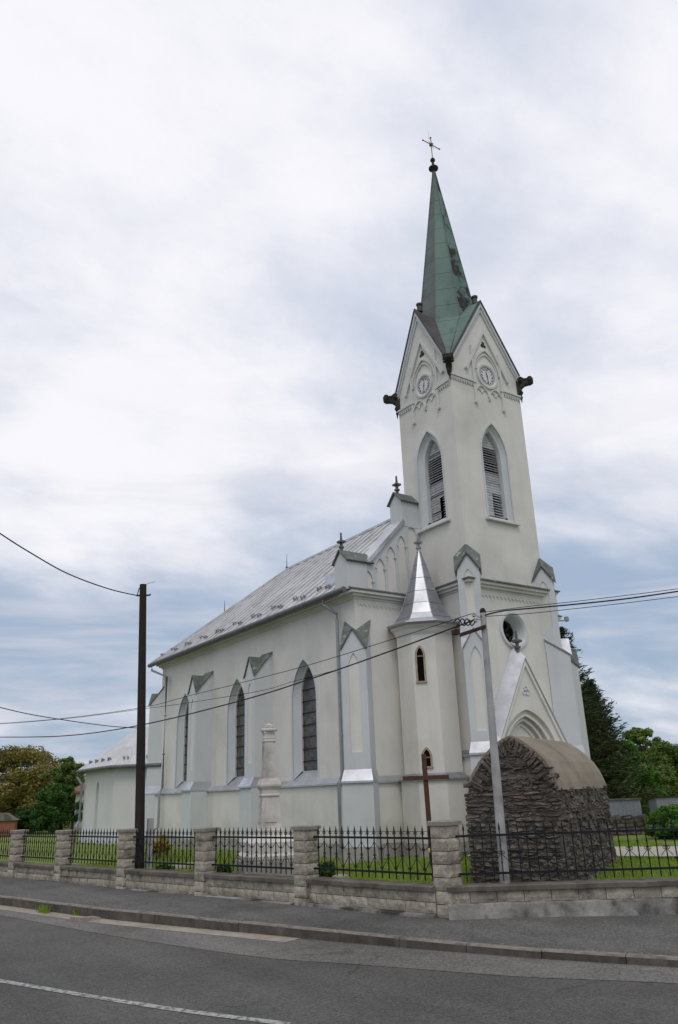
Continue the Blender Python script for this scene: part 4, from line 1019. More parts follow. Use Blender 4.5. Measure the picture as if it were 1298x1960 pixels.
for i, u0, u1 in ((0, 0, 1.), (1, 0, .46), (1, .62, 1.)):
    fr, L_ = apse_side(i); m = MB(); fr.solid(m, [(L_*u0, -.1), (L_*u1, -.1), (L_*u1, .42), (L_*u0, .42)], -.01, .07); m.build('plinth', trim, ap)
fr, L_ = apse_side(0); q = MB(); fr.box(q, .24, .42, .58, .82, -.01, .05); q.build('meter_box', iron, ap)

# ================================================================== FENCE
def blockface(mb, fr, u0, u1, z0, z1, d, seed, amp=.03, n=6):
    nu = max(3, int((u1-u0)/.05)); nz = max(3, int((z1-z0)/.04)); g_ = []
    for j in range(nz+1):
        for i in range(nu+1):
            uu, zz = u0+(u1-u0)*i/nu, z0+(z1-z0)*j/nz
            e = min(i/nu, 1-i/nu)*(u1-u0); ez_ = min(j/nz, 1-j/nz)*(z1-z0); edge = min(1, min(e, ez_)/.035)
            k = mnoise.noise((uu*9+seed*7.3, zz*9, seed))*.6+mnoise.noise((uu*23, zz*23+seed, 2))*.4
            q = fr.p(uu, zz, d+edge*(.013+amp*.62*k)); g_.append(q)
    f = [[j*(nu+1)+i, j*(nu+1)+i+1, (j+1)*(nu+1)+i+1, (j+1)*(nu+1)+i] for j in range(nz) for i in range(nu)]
    mb.idx(g_, f)
    # returns to the joint plane
    b0 = [fr.p(u0, z0, d-.02), fr.p(u1, z0, d-.02), fr.p(u1, z1, d-.02), fr.p(u0, z1, d-.02)]
    ring = [g_[i] for i in range(nu+1)]+[g_[j*(nu+1)+nu] for j in range(1, nz+1)]+[g_[nz*(nu+1)+i] for i in range(nu-1, -1, -1)]+[g_[j*(nu+1)] for j in range(nz-1, 0, -1)]
    c = [fr.p(*( [u0+(u1-u0)*i/nu for i in range(nu+1)]+[u1]*nz+[u0+(u1-u0)*i/nu for i in range(nu-1, -1, -1)]+[u0]*(nz-1))[k:k+1], 0, 0) if False else None for k in range(0)]
    back = [q-fr.n*((q-fr.o).dot(fr.n)-(d-.02)) for q in ring]
    mb.loft(ring, back)
def pillar(parent, base, axis, w, ztop, courses, seed, ch=.185):
    u = Vector(axis).normalized(); n_ = Vector((u.y, -u.x, 0)) if True else None
    c = Vector((base[0], base[1], 0)); m = MB(); hw = w/2
    frs = [Fr(c+n_*hw, u, n_), Fr(c+u*hw, -n_, u), Fr(c-u*hw, n_, -u), Fr(c-n_*hw, -u, -n_)]
    z1 = ztop-.05; k = 0
    while z1 > -.62:
        z0 = z1-ch; big = z0 < -.33
        for fi, fr in enumerate(frs):
            if k % 2 == 0 or fi > 1: cuts = [(-hw, hw)]
            else: cuts = [(-hw, .02), (.025, hw)]
            cuts = [(-hw, hw)]
            for a, b in cuts: blockface(m, fr, a+.004, b-.004, z0+.012, z1, 0, seed+k*3.1+fi, .022)
        z1 = z0; k += 1
    o = m.build('pillar', block, parent)
    q = MB(); frs[0].box(q, -hw+.012, hw-.012, -.65, ztop-.045, -w+.012, -.012); q.build('core', mortar, o)
    q = MB(); e = .035
    A = [frs[0].p(-hw-e, ztop-.05, e), frs[0].p(hw+e, ztop-.05, e), frs[0].p(hw+e, ztop-.05, -w-e), frs[0].p(-hw-e, ztop-.05, -w-e)]
    B = [x+Vector((0, 0, .055)) for x in A]; cc = sum(B, Vector())/4; C = [x.lerp(cc, .12)+Vector((0, 0, .015)) for x in B]
    q.loft(A, B); q.loft(B, C); q.face(A); q.face(C); q.build('cap', capm, o)
    return o
capm = pbr('pillar_cap_concrete', (.22, .195, .165), (.33, .30, .26), 4, .92, bump=.4, bscale=45, stain=(.13, .12, .095), sscale=3)
def scroll(mb, c, u, z, r, hand, n=10, turns=1.3, t=.006):
    pts = []
    for i in range(n+1):
        a = turns*2*math.pi*i/n; rr = r*(1-.65*i/n); pts.append(c+u*(hand*(r-rr*math.cos(a)))+Vector((0, 0, z+rr*math.sin(a))))
    mb.tube(pts, t, 4, cap=False)
def railing(parent, p, q, n, zr_b, zr_t, ztip, zlow, simple=False):
    p, q = Vector(p), Vector(q); u = (q-p).normalized(); L_ = (q-p).length; m = MB(); dz = (q.z-p.z)
    Z = lambda s, z: p+u.to_2d().to_3d()*0+ (q-p)*(s/L_)+Vector((0, 0, z))
    def flat(s, z): return p+(q-p)*(s/L_)+Vector((0, 0, z))
    nrm = Vector((u.y, -u.x, 0)).normalized()
    def rail(z, h):
        a, b = flat(-.06, z), flat(L_+.06, z); m.prism([a-nrm*.014, a+nrm*.014, a+nrm*.014+Vector((0, 0, h)), a-nrm*.014+Vector((0, 0, h))], [b-nrm*.014, b+nrm*.014, b+nrm*.014+Vector((0, 0, h)), b-nrm*.014+Vector((0, 0, h))])
    rail(zr_b, .032); rail(zr_t, .032)
    st = L_/n; sc = MB(); ux = (q-p).normalized()
    for i in range(n):
        s = st*(i+.5); b = flat(s, 0)
        hi = ztip if (not simple or i % 2 == 0 or True) else ztip-.1
        a = flat(s, zlow); t = flat(s, hi-.10); w = .0075
        m.prism([a+ux*w+nrm*w, a-ux*w+nrm*w, a-ux*w-nrm*w, a+ux*w-nrm*w], [t+ux*w+nrm*w, t-ux*w+nrm*w, t-ux*w-nrm*w, t+ux*w-nrm*w])
        m.lathe((b.x, b.y, b.z+hi-.11), [(.008, 0), (.018, .025), (.012, .04), (.016, .05), (.010, .075), (.002, .12)], 6)
        for zz in (zr_t-.13, zr_b+.16): m.lathe((b.x, b.y, b.z+zz-.02), [(.008, 0), (.016, .02), (.008, .04)], 5)
        if not simple:
            for hd in (-1, 1): scroll(sc, b, ux, zr_t+.085, .022, hd, 7, 1.1)
            sc.tube([flat(s-st/2, zr_t+.115), flat(s+st/2, zr_t+.115)], .004, 4)
        if i % 2 == (0 if not simple else 1):
            if simple:
                for hd in (-1, 1):
                    scroll(sc, b, ux, zr_b+.30, .030, hd, 8, 1.2)
                    sc.tube([b+Vector((0, 0, zr_b+.29))+ux*hd*(.09*t_)+Vector((0, 0, -.10*t_)) for t_ in (0, .4, 1)], .005, 4)
            elif i+2 < n or True:
                # hanging U between every second bar and lyre feet below
                if i+2 <= n:
                    pts = [flat(s+2*st*k/10, zr_t-.03-.13*math.sin(math.pi*k/10)**.7) for k in range(11)]; sc.tube(pts, .006, 4)
                for hd in (-1, 1):
                    pts = [flat(s+hd*(st*.95*k/6), zr_b+.26-.19*(k/6)**.8) for k in range(7)]; sc.tube(pts, .006, 4)
                    scroll(sc, b, ux, zr_b+.265, .02, hd, 7, 1.1); scroll(sc, flat(s+st, 0), ux, zr_b+.075, .022, hd, 7, 1.1)
                    scroll(sc, flat(s+st, 0), ux, zr_t-.155, .018, hd, 7, 1.1)
    o = m.build('railing', iron, parent); s_ = sc.build('scrollwork', iron, o)
    return o
PIL = [(8.544, 9.908, .90), (7.93, 13.0, .835), (7.313, 15.85, .80), (6.70, 18.66, .775), (6.17, 21.69, .735), (5.669, 24.32, .733), (5.10, 27.2, .72), (4.55, 29.95, .71), (4.0, 32.7, .70)]
fl = thing('boundary_fence', (7.3, 15.9, -.45), 'iron railing fence with split stone pillars running left from the corner pillar', 'fence')
fr_ = thing('boundary_fence', (10.5, 8.35, -.45), 'plainer iron railing on low wall in front of the stone grotto', 'fence')
uL = FLd; nL_ = Vector((-.9806, -.1957, 0))           # outwards to the pavement
PW = .32
N0 = onplane(868, 1766, (8.544, 9.908), (11.179, 7.805)); N0.z = 0
for i, (x, y, zt) in enumerate(PIL):
    c = (Vector((x, y, 0)) if i else N0+FLd*PW*.5)+Vector((.9806, .1957, 0))*(PW/2)
    pillar(fl, c, -FLd, PW, zt, 0, i*11.7)
def base_wall(parent, a, b, ztop, zlow, courses, bl, out, seed, foot):
    a, b = Vector((*a, 0)), Vector((*b, 0)); u = (b-a).normalized(); L_ = (b-a).length; fr = Fr(a, u, out); m = MB(); k = 0
    ch = courses; z1 = ztop-.075
    for c in range(len(ch)):
        z0 = z1-ch[c]; s = -bl*(.5 if c % 2 else .15)
        while s < L_:
            s0, s1 = max(0, s), min(L_, s+bl)
            if s1-s0 > .06: blockface(m, fr, s0+.005, s1-.005, z0+.010, z1, -.05, seed+k, .028)
            s += bl; k += 1
        z1 = z0
    w = m.build('base_wall', block, parent)
    q = MB(); fr.box(q, 0, L_, zlow, ztop-.07, -.34, -.062); q.build('core', mortar, w)
    q = MB(); nseg = int(L_/.12); prev = None
    for i in range(nseg+1):
        s = L_*i/nseg; j = .012*mnoise.noise((s*2.1, seed, 0)); j2 = .010*mnoise.noise((s*3.3, seed, 5))
        sec_ = [fr.p(s, ztop-.072+j2, -.36), fr.p(s, ztop-.072+j2, .005+j), fr.p(s, ztop-.012+j2, .010+j), fr.p(s, ztop+j2, -.015), fr.p(s, ztop+j2, -.36)]
        if prev: q.loft(prev, sec_)
        else: q.face(sec_)
        prev = sec_
    q.face(prev); q.build('coping', coping, w)
    q = MB(); prev = None
    for i in range(nseg+1):
        s = L_*i/nseg; j = .03*mnoise.noise((s*1.7, seed, 9))+.012*mnoise.noise((s*7, seed, 3)); t_ = z1+.006+.012*mnoise.noise((s*4, seed, 1))
        sec_ = [fr.p(s, zlow, -.2), fr.p(s, zlow, .035+foot+j), fr.p(s, (zlow+t_)/2, .02+foot+j*.7), fr.p(s, t_-.02, -.005+foot*.5+j*.5), fr.p(s, t_, -.05), fr.p(s, t_, -.2)]
        if prev: q.loft(prev, sec_)
        else: q.face(sec_)
        prev = sec_
    q.face(prev); q.build('footing', footing, w)
for i in range(len(PIL)-1):
    (x0, y0, z0), (x1, y1, z1) = PIL[i], PIL[i+1]
    a, b = Vector((x0, y0, 0)), Vector((x1, y1, 0)); u = (b-a).normalized()
    a2 = a+u*(PW*.6 if i == 0 else PW*.5); b2 = b-u*PW*.5
    zt = (-.005, -.025, -.04, -.055, -.075, -.08, -.085, -.09)[i]
    base_wall(fl, a2.to_2d(), b2.to_2d(), zt, -.75, (.155, .155), .40, nL_, i*31.3, .05)
    off = Vector((.9806, .1957, 0))*.19
    pa, pb_ = a2+off, b2+off; dz = zt+.01
    pa.z = dz; pb_.z = dz
    railing(fl, pa+u*.06, pb_-u*.06, 18, .125, .64, .835, .045)
# right run
a = FM+FRd*.02+Vector((.6238, .7815, 0))*.0; b = FM+FRd*6.5
base_wall(fr_, (a+FRd*.04).to_2d(), b.to_2d(), .0, -.75, (.165,), .40, Vector((-.6238, -.7815, 0)), 401, .03)
off = Vector((.6238, .7815, 0))*.17
pa, pb_ = a+FRd*.16+off, b+off; pa.z = pb_.z = 0
railing(fr_, pa, pb_, 46, .135, .67, .86, .04, simple=True)
m = MB()
for zz in (.15, .685):
    c = pa-FRd*.10; m.prism([c+Vector((-.04, -.04, zz-.03)), c+Vector((.05, -.04, zz-.03)), c+Vector((.05, .04, zz-.03)), c+Vector((-.04, .04, zz-.03))], [c+Vector((-.04, -.04, zz+.03)), c+Vector((.05, -.04, zz+.03)), c+Vector((.05, .04, zz+.03)), c+Vector((-.04, .04, zz+.03))])
m.build('bracket', iron, fr_)

# ================================================================== STONE GROTTO
Lc, Rc = Vector((9.877, 10.685, 0)), Vector((10.516, 9.255, 0)); gu = (Rc-Lc).normalized(); gs = Vector((-gu.y, gu.x, 0)); GW = (Rc-Lc).length; GD = 3.0
gr = thing('grotto', tuple((Lc+Rc)/2+gs*GD/2-Vector((0, 0, .1))), 'dark rubble stone grotto with a cement barrel roof behind the railing', 'grotto')
prof = [(0, 1.12), (.04, 1.30), (.10, 1.45), (.20, 1.62), (.33, 1.78), (.47, 1.92), (.62, 2.04), (.78, 2.13), (.92, 2.18), (1.05, 2.12), (1.18, 2.03), (1.32, 1.91), (1.45, 1.76), (1.55, 1.58), (1.61, 1.42), (1.64, 1.30)]
EF = Fr(Lc, gu, -gs); SF = Fr(Lc+gu*1.635, gs, gu)
def prof_z(u):
    for (a, b), (c, d) in zip(prof[:-1], prof[1:]):
        if a <= u <= c: return b+(d-b)*(u-a)/(c-a+1e-9)
    return 1.1
def stone(mb, fr, u0, u1, z0, z1, d, bulge, rr, rot=0.):
    # angular slab: jittered four-sided outline with a broken, tilted face
    cu, cz = (u0+u1)/2, (z0+z1)/2; hu, hz = (u1-u0)/2, (z1-z0)/2; n = 9; o = []
    tilt = rr.uniform(-.16, .16); cr, sr = math.cos(rot), math.sin(rot); sk = rr.uniform(-.25, .25)
    for i in range(n):
        a = 2*math.pi*(i+rr.uniform(.2, .8))/n; x, y = math.cos(a), math.sin(a); k = 1/max(abs(x), abs(y))**.9
        j = rr.uniform(.84, 1.10); px, py = x*k*hu*j+sk*y*hz, y*k*hz*j+tilt*x*k*hu*j; o.append((px*cr-py*sr, px*sr+py*cr))
    tx, ty = rr.uniform(-.25, .25)*bulge/hu, rr.uniform(-.5, .3)*bulge/hz
    rings = []
    for sc, dd, jt in ((1.06, -.05, 0), (1.02, bulge*.45, .006), (.90, bulge*.95, .010), (.50, bulge, .012)):
        rings.append([fr.p(cu+x*sc, cz+y*sc, d+dd+(tx*x+ty*y if dd > 0 else 0)+rr.uniform(-jt, jt)) for x, y in o])
    for r0, r1 in zip(rings[:-1], rings[1:]): mb.loft(r0, r1)
    mb.face(rings[-1])
rr = random.Random(3); m = MB()
ARC = [(u, z) for u, z in prof]
def inside(u, z, e): return -.02 < u < 1.655 and z < prof_z(min(max(u, 0), 1.635))-e
zz = -.25
while zz < 2.1:
    h = rr.uniform(.028, .085); u = -.02+rr.uniform(-.05, 0)
    while u < 1.66:
        w = rr.uniform(.12, .42) if h < .075 else rr.uniform(.10, .30); c = u+w/2
        e = .02 if c < .12 or c > 1.52 or zz < 1.2 else .10
        if inside(c, zz+h*.5, e): stone(m, EF, max(u, -.015), min(u+w, 1.65), zz+rr.uniform(-.012, .012), zz+h, 0, rr.uniform(.022, .046), rr)
        u += w+.002
    zz += h+.003
arcp = spline([(u, z) for u, z in prof[2:]], 6); acc = 0.; last = arcp[0]
for i_ in range(1, len(arcp)):                      # rough voussoirs set on edge round the arch
    acc += float(np.hypot(*(arcp[i_]-arcp[i_-1])))
    if acc > .07:
        t_ = arcp[i_]-last; a_ = math.atan2(t_[1], t_[0]); mid_ = (arcp[i_]+last)/2; L2 = rr.uniform(.16, .30)
        nx, ny = math.sin(a_), -math.cos(a_); cx_, cy_ = mid_[0]+nx*L2*.5, mid_[1]+ny*L2*.5; wv = acc*.98
        stone(m, EF, cx_-wv/2, cx_+wv/2, cy_-L2/2, cy_+L2/2, .012, rr.uniform(.03, .07), rr, a_)
        last = arcp[i_]; acc = -rr.uniform(0, .03)+.0
zz = -.25
while zz < 1.27:
    h = rr.uniform(.05, .13); u = -.01
    while u < GD-.02:
        w = rr.uniform(.08, .26); stone(m, SF, u, min(u+w, GD), zz+rr.uniform(-.015, .015), min(zz+h, 1.36), 0, rr.uniform(.010, .05), rr); u += w+.004
    zz += h+.003
m.build('rubble_wall', rubble, gr)
m = MB()
outline = [(.01, -.3)]+[(.01+u*.998, z-.012) for u, z in prof]+[(1.645, -.3)]
A = [EF.p(u, z, .016) for u, z in outline]; B = [EF.p(u, z, -GD) for u, z in outline]; m.prism(A, B); m.build('core', rubble_mortar, gr)
m = MB(); vp = [p for p in prof if True]; th = .045
def offp(P, e):
    out = []
    for i, p in enumerate(P):
        a, b = P[max(0, i-1)], P[min(len(P)-1, i+1)]; l = math.hypot(b[0]-a[0], b[1]-a[1]); out.append((p[0]-(b[1]-a[1])/l*e, p[1]+(b[0]-a[0])/l*e))
    return out
vp = prof[2:]; oo = offp(vp, .030); ii = offp(vp, -.03)
secA = oo+ii[::-1]; nd = 14; prev = None
for k in range(nd+1):
    dd = .035-(GD+.05)*k/nd
    sec_ = [EF.p(u+.008*mnoise.noise((u*5, dd*3, 1)), z+.010*mnoise.noise((u*4, dd*4, 7)), dd+(.02*mnoise.noise((u*6, z*6, 0)) if k == 0 else 0)) for u, z in secA]
    if prev: m.loft(prev, sec_)
    else:
        n2 = len(oo)
        for i in range(n2-1): m.face([sec_[i], sec_[i+1], sec_[2*n2-2-i], sec_[2*n2-1-i]])
    prev = sec_
m.build('vault', render_roof, gr)

# ================================================================== MONUMENT, CROSS
MC = at(515, 17.55); MC.z = -.1
mo = thing('memorial_column', tuple(MC), 'pale stone memorial column with square pedestal on stepped base before the nave windows', 'monument')
k_ = 1.125; zz = lambda z: 1.35+(z-1.35)*k_
SQK = 1.
def sq(hw, z): hw *= SQK; return [(MC.x+hw*math.cos(R(45+90*i)+rotm)*1.4142, MC.y+hw*math.sin(R(45+90*i)+rotm)*1.4142, z) for i in range(4)]
rotm = R(-18)
def sqstack(mb, P):
    prev = None
    for hw, z in P:
        r_ = sq(hw, z)
        if prev: mb.loft(prev, r_)
        else: mb.face(r_[::-1])
        prev = r_
    mb.face(prev)
m = MB(); sqstack(m, [(.60, -.3), (.60, zz(.29)), (.57, zz(.30))]); m.build('lower_step', plinth_m, mo)
m = MB(); sqstack(m, [(.53, zz(.25)), (.58, zz(.33)), (.58, zz(.38)), (.50, zz(.42)), (.50, zz(.60)), (.40, zz(.66)), (.36, zz(.70))]); m.build('upper_step', monstone, mo)
SQK = .80
m = MB(); sqstack(m, [(.315, zz(.70)), (.315, zz(.80)), (.285, zz(.81)), (.27, zz(.86)), (.215, zz(1.36)), (.245, zz(1.38)), (.245, zz(1.40)), (.22, zz(1.42)), (.22, zz(1.48)), (.28, zz(1.55)), (.28, zz(1.58)), (.23, zz(1.66)), (.20, zz(1.68))])
pe = m.build('pedestal', monstone, mo)
q = MB()
for f_ in range(4):
    a = rotm+R(90*f_); n_ = Vector((math.cos(a), math.sin(a), 0)); fr = Fr((MC.x, MC.y, 0), (-n_.y, n_.x, 0), n_)
    P = [(-.12, zz(.93)), (.12, zz(.93)), (.108, zz(1.32)), (-.108, zz(1.32))]
    q.loft([fr.p(P[0][0], P[0][1], .208), fr.p(P[1][0], P[1][1], .208), fr.p(P[2][0], P[2][1], .178), fr.p(P[3][0], P[3][1], .178)], [fr.p(P[0][0], P[0][1], .226), fr.p(P[1][0], P[1][1], .226), fr.p(P[2][0], P[2][1], .192), fr.p(P[3][0], P[3][1], .192)])
    q.face([fr.p(P[0][0], P[0][1], .226), fr.p(P[1][0], P[1][1], .226), fr.p(P[2][0], P[2][1], .192), fr.p(P[3][0], P[3][1], .192)])
q.build('inscription_panel', monstone, pe)
m = MB(); sqstack(m, [(.175, zz(1.66)), (.175, zz(1.72)), (.145, zz(2.33)), (.165, zz(2.35)), (.165, zz(2.37)), (.145, zz(2.385)), (.15, zz(2.40))]); m.build('shaft', monstone, mo)
m = MB(); sqstack(m, [(.155, zz(2.40)), (.155, zz(2.42)), (.14, zz(2.43)), (.14, zz(2.49)), (.155, zz(2.50)), (.155, zz(2.53)), (.14, zz(2.54))]); 
m.tube([(MC.x+.145*math.cos(t), MC.y+.145*math.sin(t), zz(2.56)) for t in np.linspace(0, 2*math.pi, 17)], .036, 8, cap=False); m.lathe((MC.x, MC.y, zz(2.53)), [(.13, 0), (.14, .05), (.09, .09)], 12)
for a in range(5): m.lathe((MC.x+.07*math.cos(a*1.257), MC.y+.07*math.sin(a*1.257), zz(2.58)), [(.03, 0), (.06, .03), (.05, .08), (.01, .10)], 7)
m.lathe((MC.x, MC.y, zz(2.62)), [(.05, 0), (.06, .03), (.03, .08), (.005, .09)], 8); m.build('capital', monstone, mo, smooth=False)
CC = Vector((10.97, 12.98, 0)); wc = thing('wooden_cross', tuple(CC), 'plain brown wooden cross standing on the lawn before the stair turret', 'cross')
cu = Vector((.80, -.60, 0)); cn = Vector((-.60, -.80, 0)); fc = Fr(CC, cu, cn)
tl = lambda z: -.012*z
m = MB()
m.prism([fc.p(tl(-.2)+s*.048, -.2, e*.040) for s, e in ((-1, -1), (1, -1), (1, 1), (-1, 1))], [fc.p(tl(2.08)+s*.048, 2.08, e*.040) for s, e in ((-1, -1), (1, -1), (1, 1), (-1, 1))]); m.build('upright', cross_m, wc)
m = MB(); m.prism([fc.p(-.485, 1.62+s*.043, .041+e*.032) for s, e in ((-1, -1), (1, -1), (1, 1), (-1, 1))], [fc.p(.455, 1.62+s*.043, .041+e*.032) for s, e in ((-1, -1), (1, -1), (1, 1), (-1, 1))]); m.build('crossbar', cross_m, wc)
fw = thing('flower_bunch', tuple(CC+cn*.1), 'small bunch of yellow flowers tied to the foot of the wooden cross', 'flowers')
m = MB()
for i in range(7): a = i*.9; m.lathe((CC.x-.10+.03*math.cos(a), CC.y-.10+.03*math.sin(a), .22+.02*(i % 3)), [(.008, 0), (.03, .015), (.026, .035), (.005, .045)], 6)
m.build('blossoms', pbr('yellow_petals', (.55, .42, .12), (.65, .55, .25), 9, .7, bump=0), fw)
m = MB()
for i in range(6): m.tube([(CC.x-.10+.012*math.cos(i), CC.y-.10+.012*math.sin(i), .02), (CC.x-.10+.025*math.cos(i*1.2), CC.y-.10+.025*math.sin(i*1.2), .23)], .005, 4)
m.build('stems', plant_m, fw)

# ================================================================== POLES AND WIRES
TP = Vector((7.12, 18.59, -.11)); tp = thing('utility_pole', tuple(TP), 'tall dark tarred wooden pole behind the fence on the left', 'pole')
ttop = onplane(274, 1119, (TP.x, TP.y), (TP.x+1, TP.y-.6))
m = MB(); m.tube([TP+Vector((0, 0, -.3)), TP.lerp(ttop, .5), ttop], [.118, .10, .085], 14); m.build('shaft', tar, tp, smooth=False)
ha = TP.lerp(ttop, .958)
m = MB(); rt2 = Vector((.82, -.57, 0)); m.tube([ha-rt2*.16, ha+rt2*.17, ha+rt2*.19+Vector((0, 0, .03))], .022, 7); m.tube([ha-rt2*.15, ha-rt2*.10+Vector((0, 0, .20))], .012, 5); m.build('hook_bolt', iron, tp)
m = MB(); m.tube([ttop+rt2*.05, ttop+rt2*.3+Vector((0, 0, .07))], .005, 4); m.build('loose_wire', cable, tp)
q_ = TP+rt2*.20; m = MB(); m.box(q_.x-.06, q_.x+.06, q_.y-.06, q_.y+.06, -.4, 1.0); m.build('concrete_stub', conc, tp)
CPb = Vector((9.49, 9.54, -.15)); ctop = onplane(924, 1166, (CPb.x, CPb.y), (CPb.x+1, CPb.y-.78))
cbase = onplane(967, 1690, (CPb.x, CPb.y), (CPb.x+1, CPb.y-.78)); cdir = (ctop-cbase).normalized()
cp = thing('utility_pole', tuple(cbase), 'slim grey concrete pole with rusty crossarm in front of the grotto', 'pole')
m = MB(); m.tube([cbase-cdir*.4, cbase.lerp(ctop, .40), cbase.lerp(ctop, .401), cbase.lerp(ctop, .62), cbase.lerp(ctop, .621), ctop-cdir*.06], [.079, .070, .066, .060, .056, .050], 10); m.build('shaft', conc, cp)
m = MB(); m.lathe(tuple(ctop-cdir*.07), [(.050, 0), (.052, .05), (.03, .085)], 10); m.build('cap', tar, cp)
gdir = Vector((.80, -.60, 0)); cr = cbase.lerp(ctop, .935)
e0, e1 = onplane(880, 1216, (CPb.x, CPb.y-.06), (CPb.x+1, CPb.y-.84)), onplane(930, 1199, (CPb.x, CPb.y-.06), (CPb.x+1, CPb.y-.84))
m = MB(); u_ = (e1-e0).normalized(); v_ = Vector((0, 0, 1)); w_ = u_.cross(v_).normalized()*.03
m.prism([e0-v_*.028-w_, e0+v_*.028-w_, e0+v_*.028+w_, e0-v_*.028+w_], [e1-v_*.028-w_, e1+v_*.028-w_, e1+v_*.028+w_, e1-v_*.028+w_]); m.build('crossarm', rust, cp)
m = MB(); b0 = onplane(872, 1208, (CPb.x, CPb.y-.06), (CPb.x+1, CPb.y-.84)); m.box(b0.x-.05, b0.x+.05, b0.y-.05, b0.y+.05, b0.z-.06, b0.z+.02); m.build('bracket', rust, cp)
for (px, py) in ((907, 1176), (910, 1186)):
    c = onplane(px, py, (CPb.x, CPb.y-.05), (CPb.x+1, CPb.y-.83)); m = MB(); m.lathe((c.x, c.y, c.z-.05), [(.012, 0), (.035, .02), (.03, .045), (.04, .06), (.02, .09)], 8); m.tube([c, cbase.lerp(ctop, .96)], .012, 5); m.build('insulator', porcelain, cp)
def wire(name, pts, r, label, group='overhead wires'):
    P = [np.array(p) for p in pts]; sp = spline(P, 10); m = MB(); m.tube([Vector(p) for p in sp], r, 5, cap=False)
    return tag(m.build(name, cable), label, 'wire', group)
pl = ((9.35, 9.60), (7.55, 18.70))
wl = lambda L: [onplane(x, y, *pl) for x, y in L]
ins = [onplane(905, 1174, (CPb.x, CPb.y-.05), (CPb.x+1, CPb.y-.83)), onplane(909, 1186, (CPb.x, CPb.y-.05), (CPb.x+1, CPb.y-.83))]
wire('overhead_wire', [ins[0]]+wl([(760, 1220.8), (594.6, 1271.8), (458.8, 1307.7), (360.6, 1332.2), (273.8, 1354), (130, 1374), (0, 1384.5), (-90, 1386), (-160, 1384)]), .007, 'thin upper wire crossing the church front, from the concrete pole to the left edge')
wire('overhead_wire', [ins[1]]+wl([(760, 1241.6), (594.6, 1299.5), (458.8, 1341.6), (273.8, 1387), (130, 1408), (0, 1411), (-90, 1410), (-160, 1407)]), .014, 'thick lowest black cable crossing the church wall, from the concrete pole to the left edge')
wire('overhead_wire', wl([(640, 1283.5), (557, 1305.8), (496.5, 1322.8), (360.6, 1345.2), (262, 1358.5), (150, 1373), (60, 1381.5), (0, 1385.5), (-90, 1387.5), (-160, 1386)]), .006, 'thin middle wire across the nave windows, between the thin upper wire and the thick cable')
plr = ((9.49, 9.50), (9.49+2.635, 9.50-2.103))
wr = lambda L: [onplane(x, y, *plr) for x, y in L]
st0 = wr([(926, 1172)])[0]
wire('overhead_wire', [st0]+wr([(1010, 1161), (1100, 1151.3), (1200, 1139.5), (1298, 1127), (1400, 1113)]), .006, 'uppermost of the three wires running right from the concrete pole')
wire('overhead_wire', wr([(920, 1180), (960, 1170), (1010, 1165), (1100, 1156.8), (1200, 1146), (1298, 1132), (1400, 1117)]), .013, 'thick middle cable running right from the concrete pole')
wire('overhead_wire', wr([(927, 1180), (1010, 1174.5), (1100, 1165.2), (1200, 1154), (1298, 1142), (1400, 1130)]), .006, 'lowest thin wire running right from the concrete pole')
pt_ = ((TP.x, TP.y), (1.0, 14.6)); wt = lambda L: [onplane(x, y, *pt_) for x, y in L]
wire('overhead_wire', [ha-rt2*.14]+wt([(208, 1127), (130, 1098), (60, 1059), (0, 1021), (-70, 972)]), .014, 'black cable rising left from the top of the tarred wooden pole')
wire('overhead_wire', wt([(266, 1393.5), (222, 1391), (172.6, 1385.3), (116, 1377), (59, 1367.5), (0, 1354), (-70, 1335)]), .009, 'black wire reaching the tarred pole at half height from the left')
m = MB()
for k in range(3):
    a = onplane(868+10*k, 1192, (CPb.x, CPb.y-.05), (CPb.x+1, CPb.y-.83)); b = onplane(900+6*k, 1186, (CPb.x, CPb.y-.05), (CPb.x+1, CPb.y-.83))
    P = spline([np.array(a), np.array(a.lerp(b, .3)+Vector((0, 0, .05))), np.array(a.lerp(b, .6)+Vector((0, 0, -.08))), np.array(b)], 8); m.tube([Vector(p) for p in P], .011, 5)
m.build('cable_loops', cable, cp)

# ================================================================== PLANTS, TREES
def leafcloud(name, blobs, n, size, mat, parent, flat=.0, asp=.55):
    w = np.array([b[3]*b[4]*b[5] for b in blobs])**.75; w /= w.sum(); idx = rng.choice(len(blobs), n, p=w); B = np.array(blobs)[idx]
    d = rng.normal(size=(n, 3)); d /= np.linalg.norm(d, axis=1)[:, None]; r = rng.uniform(0, 1, n)**.42*rng.uniform(.82, 1.08, n)
    P = B[:, :3]+d*r[:, None]*B[:, 3:6]
    a = rng.normal(size=(n, 3)); a[:, 2] *= .6; a /= np.linalg.norm(a, axis=1)[:, None]; b = np.cross(a, d+rng.normal(size=(n, 3))*.6); b /= np.linalg.norm(b, axis=1)[:, None]+1e-9
    s = (size*rng.uniform(.5, 1.4, n))[:, None]
    T = np.stack([P-a*s, P+b*s*asp, P+a*s, P-b*s*asp], 1)
    return quickmesh(name, T, mat, parent)
